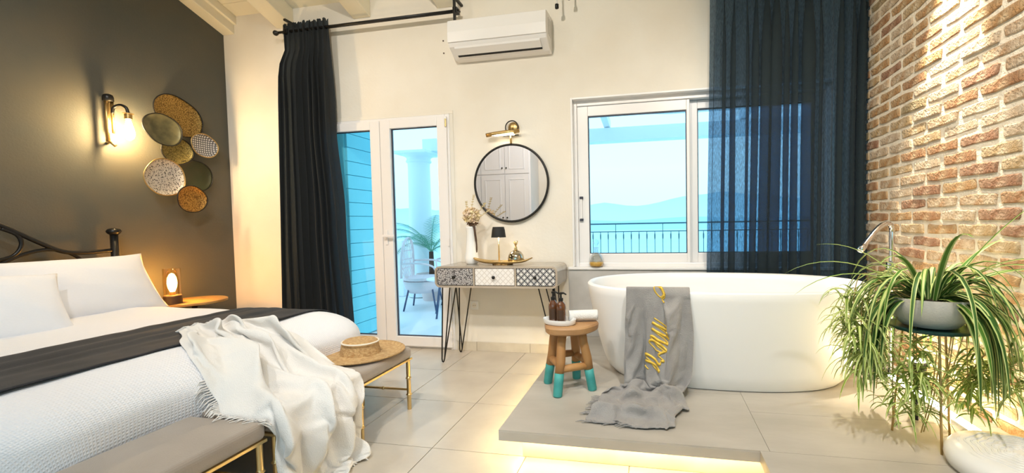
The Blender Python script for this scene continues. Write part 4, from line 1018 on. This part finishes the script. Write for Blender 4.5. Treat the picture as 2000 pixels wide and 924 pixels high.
# soap dish with bottles
SZ = .5685
sd = tag(MB().lathe([(.01, .006), (.84, .006), (.93, .026), (1.0, .030), (1.0, .026), (.96, .006), (.90, 0), (.01, 0)], (-.548, 2.425, SZ), 40, wob=lambda a: .103*.068/math.sqrt((.068*cos(a+.28))**2+(.103*sin(a+.28))**2)).build('soap_tray', 'ceramic_white', auto=40), 'white oval ceramic tray on the wooden stool', 'tray')
for i, (x, y, z1, lb) in enumerate(((-.588, 2.440, .0, 'amber pump bottle standing behind, left on the oval tray'), (-.533, 2.405, 0, 'amber pump bottle standing in front, right on the oval tray'))):
    z0 = SZ+.007; t = thing('pump_bottle', (x, y, z0), lb, 'bottle', 'amber pump bottles')
    MB().lathe([(.024, 0), (.0275, .004), (.028, .095), (.026, .108), (.016, .122), (.011, .126), (.011, .132)], (x, y, z0), 20).build('body', 'amber_glass', t, True)
    lbm = MB(); lbm.grid(lambda u, v: (x+.0284*cos(-PI*.5+(u-.5)*1.6), y+.0284*sin(-PI*.5+(u-.5)*1.6), z0+.02+.06*v), 12, 2); lbm.build('paper_label', 'wood_dark', t, True)
    MB().lathe([(.0135, 0), (.0135, .016), (.006, .018), (.005, .036), (.010, .038), (.010, .046)], (x, y, z0+.130), 16).build('pump', 'black_metal', t, auto=40)
    MB().tube([(x-.006, y, z0+.174), (x+.018, y-.006, z0+.176), (x+.034, y-.010, z0+.168)], [.006, .0055, .004], 8).build('nozzle', 'black_metal', t, True)
# rolled towel
def roll(cx, cy, cz_, dirv, L, r, label):
    d = Vector(dirv).normalized(); up = Vector((0, 0, 1)); s_ = d.cross(up)
    t = thing('rolled_towel', (cx, cy, cz_-r), label, 'towel')
    w = MB(); n = 60; pts = []
    for k in range(n):
        a = 2*PI*2.6*k/(n-1); rr = r*(.25+.75*k/(n-1)); pts.append((rr*cos(a), rr*sin(a)))
    vs_ = []
    for e in (-.5, -.46, .46, .5):
        for x, z_ in pts:
            q = 1 if abs(e) < .5 else .96; vs_.append(Vector((cx, cy, cz_))+d*L*e+s_*x*q+up*z_*q)
    w.add(vs_, [(i*n+j, i*n+j+1, (i+1)*n+j+1, (i+1)*n+j) for i in range(3) for j in range(n-1)])
    w.build('towel', 'towel_white', t, True, thick=.008); return t
roll(-.42, 2.50, SZ+.034, (.9, .25, 0), .17, .032, 'white rolled hand towel on the wooden stool')

# ------------------------------------------------------------------ spider plant on stand
PXc, PYc = 1.165, 2.12
sd_ = thing('plant_stand', (PXc, PYc, HP), 'dark green round plant stand with thin legs', 'plant stand')
MB().lathe([(.13, 0), (.150, .004), (.152, .014), (.146, .016), (.13, .012), (.01, .012)], (PXc, PYc, .664), 36).build('top', 'green_metal', sd_, auto=40)
for a in (.4, 2.5, 4.6):
    MB().tube([(PXc+.09*cos(a), PYc+.09*sin(a), .664), (PXc+.125*cos(a), PYc+.125*sin(a), HP)], .005, 6).build('leg', 'old_brass', sd_)
pp = thing('potted_spider_plant', (PXc, PYc, .678), 'large variegated spider plant in a pale stone bowl beside the bathtub', 'plant')
MB().lathe([(.06, 0), (.10, .006), (.135, .045), (.148, .095), (.150, .128), (.143, .128), (.138, .095), (.12, .05), (.05, .02)], (PXc, PYc, .678), 40).build('bowl', 'ceramic_stone', pp, auto=50)
MB().lathe([(.01, .012), (.08, .010), (.140, 0)], (PXc, PYc, .785), 30).build('soil', 'soil', pp, True)
def leaf_mesh(p0, az, el, L, droop, wd, twist=0, seg=11, mats=('leaf_green', 'leaf_pale'), pale_edge=True):
    w = MB(); pos = Vector(p0); d = Vector((cos(az)*cos(el), sin(az)*cos(el), sin(el))); rows = []
    ds = L/seg
    for i in range(seg+1):
        t_ = i/seg
        side = Vector((-sin(az), cos(az), 0)); side = (side+Vector((0, 0, twist*t_))).normalized()
        n_ = side.cross(d).normalized()
        ww = wd*(.45+1.1*min(t_*3, 1)*.5)*(1-t_**2.2)**.8+.0006
        rows.append([pos+side*ww*k+n_*abs(k)*ww*.35 for k in (-1, -.55, 0, .55, 1)])
        for q_ in rows[-1]: q_.x = min(q_.x, 1.535)
        pos = pos+d*ds; pos.x = min(pos.x, 1.525)
        d = (d+Vector((0, 0, -droop*ds*(1+1.2*t_)))).normalized()
    vs_ = [p for r in rows for p in r]; nn = 5
    for i in range(seg):
        for k in range(4):
            pale = (k in (0, 3)) if pale_edge else (k in (1, 2))
            w.add([], [])
    w.v = [tuple(p) for p in vs_]
    for i in range(seg):
        for k in range(4):
            pale = (k in (0, 3)) if pale_edge else (k in (1, 2))
            w.f.append([i*nn+k, i*nn+k+1, (i+1)*nn+k+1, (i+1)*nn+k]); w.mi.append(1 if pale else 0)
    return w
rl = random.Random(21)
def leaf_(az, el, L, droop, wd, twist=0, mats=('leaf_green', 'leaf_pale'), pe=True, r0=.05):
    p0 = (PXc+r0*cos(az)*rl.uniform(.3, 1), PYc+r0*sin(az)*rl.uniform(.3, 1), .79)
    w = leaf_mesh(p0, az, el, L, droop, wd, twist, pale_edge=pe); w.build('leaf', list(mats), pp, True)
for k in range(118):
    az = k*2.399+rl.uniform(-.3, .3); el = rl.uniform(.35, 1.15); L = rl.uniform(.38, .62)
    if k % 5 == 0: el = rl.uniform(1.0, 1.4)
    dk = rl.random()
    ms = ('leaf_dark', 'leaf_pale') if dk < .45 else ('leaf_green', 'leaf_pale')
    if cos(az+2.07) > .80 and el < 1.2: continue
    if cos(az) > .35: L = min(L, .44)
    leaf_(az, el, L, rl.uniform(5.5, 8.5), rl.uniform(.010, .0155), rl.uniform(-.3, .3), ms, rl.random() < .7)
for az, el, L, dr_ in ((3.35, .62, .62, 1.6), (3.05, .75, .60, 1.7), (-.5, 1.12, .52, .9), (.2, 1.0, .40, 1.6), (-1.2, .9, .52, 2.2), (-.9, .95, .5, 2.2), (.0, .7, .36, 1.6), (-2.4, 1.0, .5, 2.4), (2.8, 1.0, .48, 2.0), (-.4, .8, .42, 2.0), (-1.8, 1.2, .52, 2.6)):
    leaf_(az, el, L, dr_, .013, .2, ('leaf_green', 'leaf_pale'), True)
for k in range(24):
    az = rl.choice((-1.2, -2.9, -.7, 3.3, 3.0, -1.0))+rl.uniform(-.3, .3)
    leaf_(az, rl.uniform(.15, .5), rl.uniform(.42, .60), rl.uniform(9, 13), .0145, rl.uniform(-.2, .2), ('leaf_dark', 'leaf_pale'), True, .09)
def plantlet(x, y, z, L, n, seed, name='plantlet'):
    rr = random.Random(seed)
    stp = spline([(PXc+.12*(1 if x > PXc else -1)*rr.uniform(.3, 1), PYc-.05, .80), ((PXc+x)/2+(x-PXc)*.4, (PYc+y)/2, (.82+z)/2+.16), (x, y, z)], 8)
    MB().tube(stp, .0022, 5).build('stolon', 'stolon', pp, True)
    w = MB()
    for k in range(n):
        zz = z+rr.uniform(-.03, .16)*1.0
        q = leaf_mesh((x+rr.uniform(-.035, .035), y+rr.uniform(-.035, .035), zz), rr.uniform(0, 6.28), rr.uniform(-.2, 1.1), L*rr.uniform(.55, 1.1), rr.uniform(8, 15), rr.uniform(.0042, .0070), 0, 7, pale_edge=rr.random() < .4)
        mi = [(m_ if rr.random() < .9 else 1) for m_ in q.mi]
        b = len(w.v); w.v += q.v; w.f += [[b+i for i in f] for f in q.f]; w.mi += mi
    o_ = w.build(name, ['leaf_lime', 'leaf_pale'], pp, True); o_['kind'] = 'stuff'
for i, (x, y, z_, L, n) in enumerate(((.90, 2.12, .56, .20, 90), (.93, 2.14, .44, .20, 90), (.88, 2.16, .66, .18, 60), (1.09, 2.06, .47, .17, 95), (1.08, 2.06, .33, .15, 80), (1.37, 2.16, .40, .19, 95), (1.32, 2.12, .33, .16, 60), (1.42, 2.04, .46, .17, 60), (1.00, 2.2, .36, .13, 22), (1.02, 2.1, .26, .12, 20))):
    plantlet(x, y, z_, L, n, 50+i)
for i, (a, b) in enumerate((((1.18, 2.0, .66), (1.30, 2.3, .30)), ((1.20, 2.02, .66), (1.31, 2.3, .29)), ((1.24, 2.03, .66), (1.31, 2.31, .28)), ((1.33, 2.02, .62), (1.30, 2.26, .29)), ((1.13, 2.0, .60), (1.12, 2.08, .22)), ((1.14, 2.0, .58), (1.135, 2.09, .22)))):
    MB().tube(spline([a, ((a[0]+b[0])/2+.01, (a[1]+b[1])/2, (a[2]+b[2])/2), b], 5), .0026, 5).build('dry_stolon', 'stolon', pp)
# macrame strand and wall spot behind the plant
w = MB()
for k in range(3): w.tube([(1.235+.006*sin(2*PI*i/5+k*2.1), 2.62+.006*cos(2*PI*i/5+k*2.1), .68-.32*i/24) for i in range(25)], .008, 6)
tag(w.build('macrame_cord', 'flower_cream', smooth=True), 'beige knotted macrame cord hanging behind the plant', 'cord')
sp = thing('spotlight', (1.24, 2.36, .40), 'black cylinder uplight with glowing white top among the plantlets', 'spotlight')
MB().lathe([(.034, 0), (.036, .004), (.036, .075)], (1.235, 2.33, .385), 20).build('body', 'black_matte', sp, auto=40)
MB().lathe([(.040, 0), (.040, .006), (.01, .009)], (1.235, 2.33, .46), 20).build('light_disc', 'led_plant', sp, auto=40)
MB().tube([(1.235, 2.33, HP), (1.235, 2.33, .387)], .008, 8).build('spike', 'black_metal', sp)
# glowing light bar along the brick wall foot
lb_ = thing('led_bar', (1.45, 2.5, HP), 'glowing white light bar on the floor at the brick wall foot', 'light strip')
MB().box((1.385, 2.18, HP), (1.44, 2.95, HP+.012)).build('channel', 'ceramic_white', lb_)
MB().box((1.395, 2.2, HP+.012), (1.43, 2.93, HP+.018)).build('strip', 'led_plant', lb_)
# white ridged pouf at the lower right
pf = thing('ridged_pouf', (1.335, 1.87, HP), 'low white round pouf with wavy ridged top at right picture edge', 'pouf')
MB().lathe([(.19, 0), (.212, .01), (.220, .035), (.217, .060), (.202, .080), (.16, .090), (.01, .094)], (1.335, 1.87, HP), 48).build('body', 'ceramic_white', pf, True)
for k in range(9):
    r0 = .03+.020*k; zz = HP+.093-.004*(k/8)**2 - (.006 if k > 6 else 0) - (.006 if k > 7 else 0)
    MB().tube([(1.335+(r0+.006*sin(8*a))*cos(a), 1.87+(r0+.006*sin(8*a))*sin(a), zz) for a in [2*PI*j/96 for j in range(96)]], .004, 5, True).build('ridge', 'ceramic_white', pf, True)

# ------------------------------------------------------------------ terrace and view
struct(MB().box((-4.6, YW+.2, -.15), (4.5, 7.15, -.012)).build('terrace_slab', 'terrace_tile'), 'white tiled terrace floor outside the door', 'terrace')
sw = thing('siding_wall', (-3.1, 4.2, 0), 'turquoise board-clad side wall outside the terrace door', 'wall')
MB().box((-3.26, YW+.2, -.01), (-3.08, 4.62, 2.5)).build('wall_core', 'siding_teal', sw)
for k in range(18):
    MB().box((-3.085, YW+.21, .005+.1405*k), (-3.05, 4.60, .005+.1405*k+.136)).build('board', 'siding_teal', sw, bevel=.004)
cl = thing('column', (-3.79, 6.5, 0), 'white round column with capital on the terrace', 'column')
MB().lathe([(.22, 0), (.22, .1), (.19, .13), (.185, .3), (.172, 2.1), (.175, 2.18), (.20, 2.2), (.20, 2.22), (.185, 2.23), (.19, 2.27), (.27, 2.32)], (-3.79, 6.5, 0), 32).build('shaft', 'pergola_paint', cl, auto=40)
MB().box((-4.08, 6.21, 2.315), (-3.5, 6.79, 2.36)).build('abacus', 'pergola_paint', cl, bevel=.005)
struct(MB().box((-3.66, 6.40, 2.36), (3.8, 6.62, 2.553)).build('pergola_beam', 'pergola_paint'), 'pale beam along the terrace edge', 'beam')
pr_ = thing('pergola_roof', (0, 5, 2.6), 'pale pergola roof panel over the terrace', 'roof')
w = MB(); w.add([(-2.9, 3.9, 2.72), (4, 3.9, 2.72), (4, 5.5, 2.49), (.2, 5.5, 2.49), (-2.9, 5.0, 2.56)], [(0, 1, 2, 3, 4)]); w.build('panel', 'pergola_paint', pr_, thick=.03)
for x in (-2.2, -.72, 1.2, 2.6):
    w = MB(); w.add([(x+dx, y, z_+dz) for (y, z_) in ((3.9, 2.80), (6.55, 2.56)) for dx in (0, .09) for dz in (0, .12)], [(0,1,3,2), (4,5,7,6), (0,2,6,4), (1,3,7,5), (0,1,5,4), (2,3,7,6)]); w.build('rafter', 'pergola_paint', pr_)
tag(MB().box((-4.6, 6.42, -.01), (-4.09, 6.6, .92)).build('parapet', 'terrace_white', bevel=.01), 'low white parapet beside the terrace column', 'parapet')
rl_ = thing('balcony_railing', (0, 7, 0), 'slim metal balcony railing in front of the sea', 'railing')
MB().box((-3.4, 6.98, 1.118), (3.6, 7.02, 1.142)).build('top_rail', 'rail_paint', rl_)
MB().box((-3.4, 6.99, .995), (3.6, 7.01, 1.010)).build('middle_rail', 'rail_paint', rl_)
MB().box((-3.4, 6.99, .10), (3.6, 7.01, .115)).build('bottom_rail', 'rail_paint', rl_)
for k in range(56):
    x = -3.355+.1245*k; post = (k % 6 == 4)
    w = MB().box((x-.005, 6.994, .0 if post else .11), (x+.005, 7.006, 1.12 if post else 1.0)); w.tube([(x, 7, .86), (x, 7, .90), (x, 7, .95), (x, 7, .98)], [.004, .011, .011, .004], 6); w.build('baluster', 'rail_paint', rl_)
# wicker chairs
def wchair(loc, rz, label):
    t = thing('wicker_chair', loc, label, 'chair', 'wicker terrace chairs'); M_ = Matrix.Translation(loc) @ Matrix.Rotation(rz, 4, 'Z'); P = lambda x, y, z_: M_ @ Vector((x, y, z_))
    hoop = [P(-.22+.02*abs(sin(a)), .27*cos(a)*(1+.15*sin(a)), .46+.54*max(0, sin(a))**.7) for a in [PI*k/24 for k in range(25)]]
    MB().tube(hoop, .016, 8).build('back_hoop', 'wicker', t, True)
    for k in range(11):
        a = PI*(k+1)/12; MB().tube([P(-.18, .19*cos(a), .44), P(-.23, .24*cos(a), .46+.54*sin(a)**.7*.5), P(-.22, .27*cos(a)*(1+.15*sin(a)), .46+.54*sin(a)**.7)], .006, 5).build('cane', 'wicker', t)
    for h_ in (.58, .70, .82): 
        hw_ = .26*math.sqrt(max(.05, 1-((h_-.46)/.56)**2)); MB().tube([P(-.22, -hw_, h_), P(-.245, 0, h_), P(-.22, hw_, h_)], .007, 5).build('weave_band', 'wicker', t)
    MB().tube(spline([P(-.2, -.28, .66), P(.05, -.31, .66), P(.22, -.28, .60), P(.25, -.25, .44)], 5), .014, 6).build('arm', 'wicker', t, True)
    MB().tube(spline([P(-.2, .28, .66), P(.05, .31, .66), P(.22, .28, .60), P(.25, .25, .44)], 5), .014, 6).build('arm', 'wicker', t, True)
    w = MB(); w.lathe([(.02, 0), (.25, .0), (.275, .02), (.265, .05), (.02, .06)], (loc[0], loc[1], loc[2]+.40), 24); w.build('seat', 'wicker', t, auto=40)
    w = MB(); w.lathe([(.27, .40), (.24, .30), (.20, .24)], loc, 24, caps=False); w.build('skirt', 'wicker', t, True, thick=.012)
    for sx_ in (-1, 1):
        for sy_ in (-1, 1): MB().tube([P(.16*sx_, .16*sy_, .30), P(.22*sx_, .22*sy_, 0)], .012, 6).build('leg', 'chair_leg_paint', t)
wchair((-3.22, 5.55, -.012), .25, 'pale wicker chair with hoop back, left one on the terrace')
wchair((-2.92, 6.05, -.012), -1.3, 'pale wicker chair with hoop back, behind the terrace table')
tt = thing('terrace_table', (-2.68, 5.08, 0), 'small round white terrace table with dark legs', 'table')
MB().lathe([(.20, 0), (.21, .006), (.21, .02), (.2, .025)], (-2.68, 5.1, .455), 30).build('table_top', 'terrace_white', tt, auto=40)
for a in (.5, 2.6, 4.7): MB().tube([(-2.68+.07*cos(a), 5.1+.07*sin(a), .455), (-2.68+.2*cos(a), 5.1+.2*sin(a), -.012)], .012, 6).build('leg', 'chair_leg_paint', tt)
pt_ = thing('potted_palm', (-3.35, 6.15, 0), 'feathery palm in a pink pot on the terrace', 'plant')
MB().lathe([(.14, 0), (.21, .28), (.24, .42), (.22, .42), (.19, .3)], (-3.45, 6.2, -.012), 24, caps=False).build('pot', 'pot_pink', pt_, True)
MB().tube([(-3.45, 6.2, .2), (-3.45, 6.2, .75)], [.05, .035], 10).build('trunk', 'wood_dark', pt_, True)
rp_ = random.Random(3)
for k in range(13):
    az = k*2.4; el = rp_.uniform(.55, 1.15); pos = Vector((-3.45, 6.2, .74)); d = Vector((cos(az)*cos(el), sin(az)*cos(el)*.6, sin(el))); pts = [pos.copy()]
    for i in range(14):
        pos = pos+d*.062; d = (d+Vector((0, 0, -.13))).normalized(); pts.append(pos.copy())
    w = MB().tube(pts, [.007-.0004*i for i in range(15)], 5)
    for i in range(3, 15):
        tt_ = (pts[i]-pts[i-1]).normalized(); sd2 = tt_.cross(Vector((0, 0, 1))).normalized()
        for s_ in (-1, 1):
            for h_ in (0, .5):
                L = .20*(1-abs(i-8)/12); c = pts[i-1].lerp(pts[i], h_); q = c+(sd2*s_*.75+tt_*.65-Vector((0, 0, .2))).normalized()*L; e = tt_*.010
                w.add([c-e, c+e, q], [(0, 1, 2)])
    w.build('frond', 'palm_leaf', pt_)
# sea and hills
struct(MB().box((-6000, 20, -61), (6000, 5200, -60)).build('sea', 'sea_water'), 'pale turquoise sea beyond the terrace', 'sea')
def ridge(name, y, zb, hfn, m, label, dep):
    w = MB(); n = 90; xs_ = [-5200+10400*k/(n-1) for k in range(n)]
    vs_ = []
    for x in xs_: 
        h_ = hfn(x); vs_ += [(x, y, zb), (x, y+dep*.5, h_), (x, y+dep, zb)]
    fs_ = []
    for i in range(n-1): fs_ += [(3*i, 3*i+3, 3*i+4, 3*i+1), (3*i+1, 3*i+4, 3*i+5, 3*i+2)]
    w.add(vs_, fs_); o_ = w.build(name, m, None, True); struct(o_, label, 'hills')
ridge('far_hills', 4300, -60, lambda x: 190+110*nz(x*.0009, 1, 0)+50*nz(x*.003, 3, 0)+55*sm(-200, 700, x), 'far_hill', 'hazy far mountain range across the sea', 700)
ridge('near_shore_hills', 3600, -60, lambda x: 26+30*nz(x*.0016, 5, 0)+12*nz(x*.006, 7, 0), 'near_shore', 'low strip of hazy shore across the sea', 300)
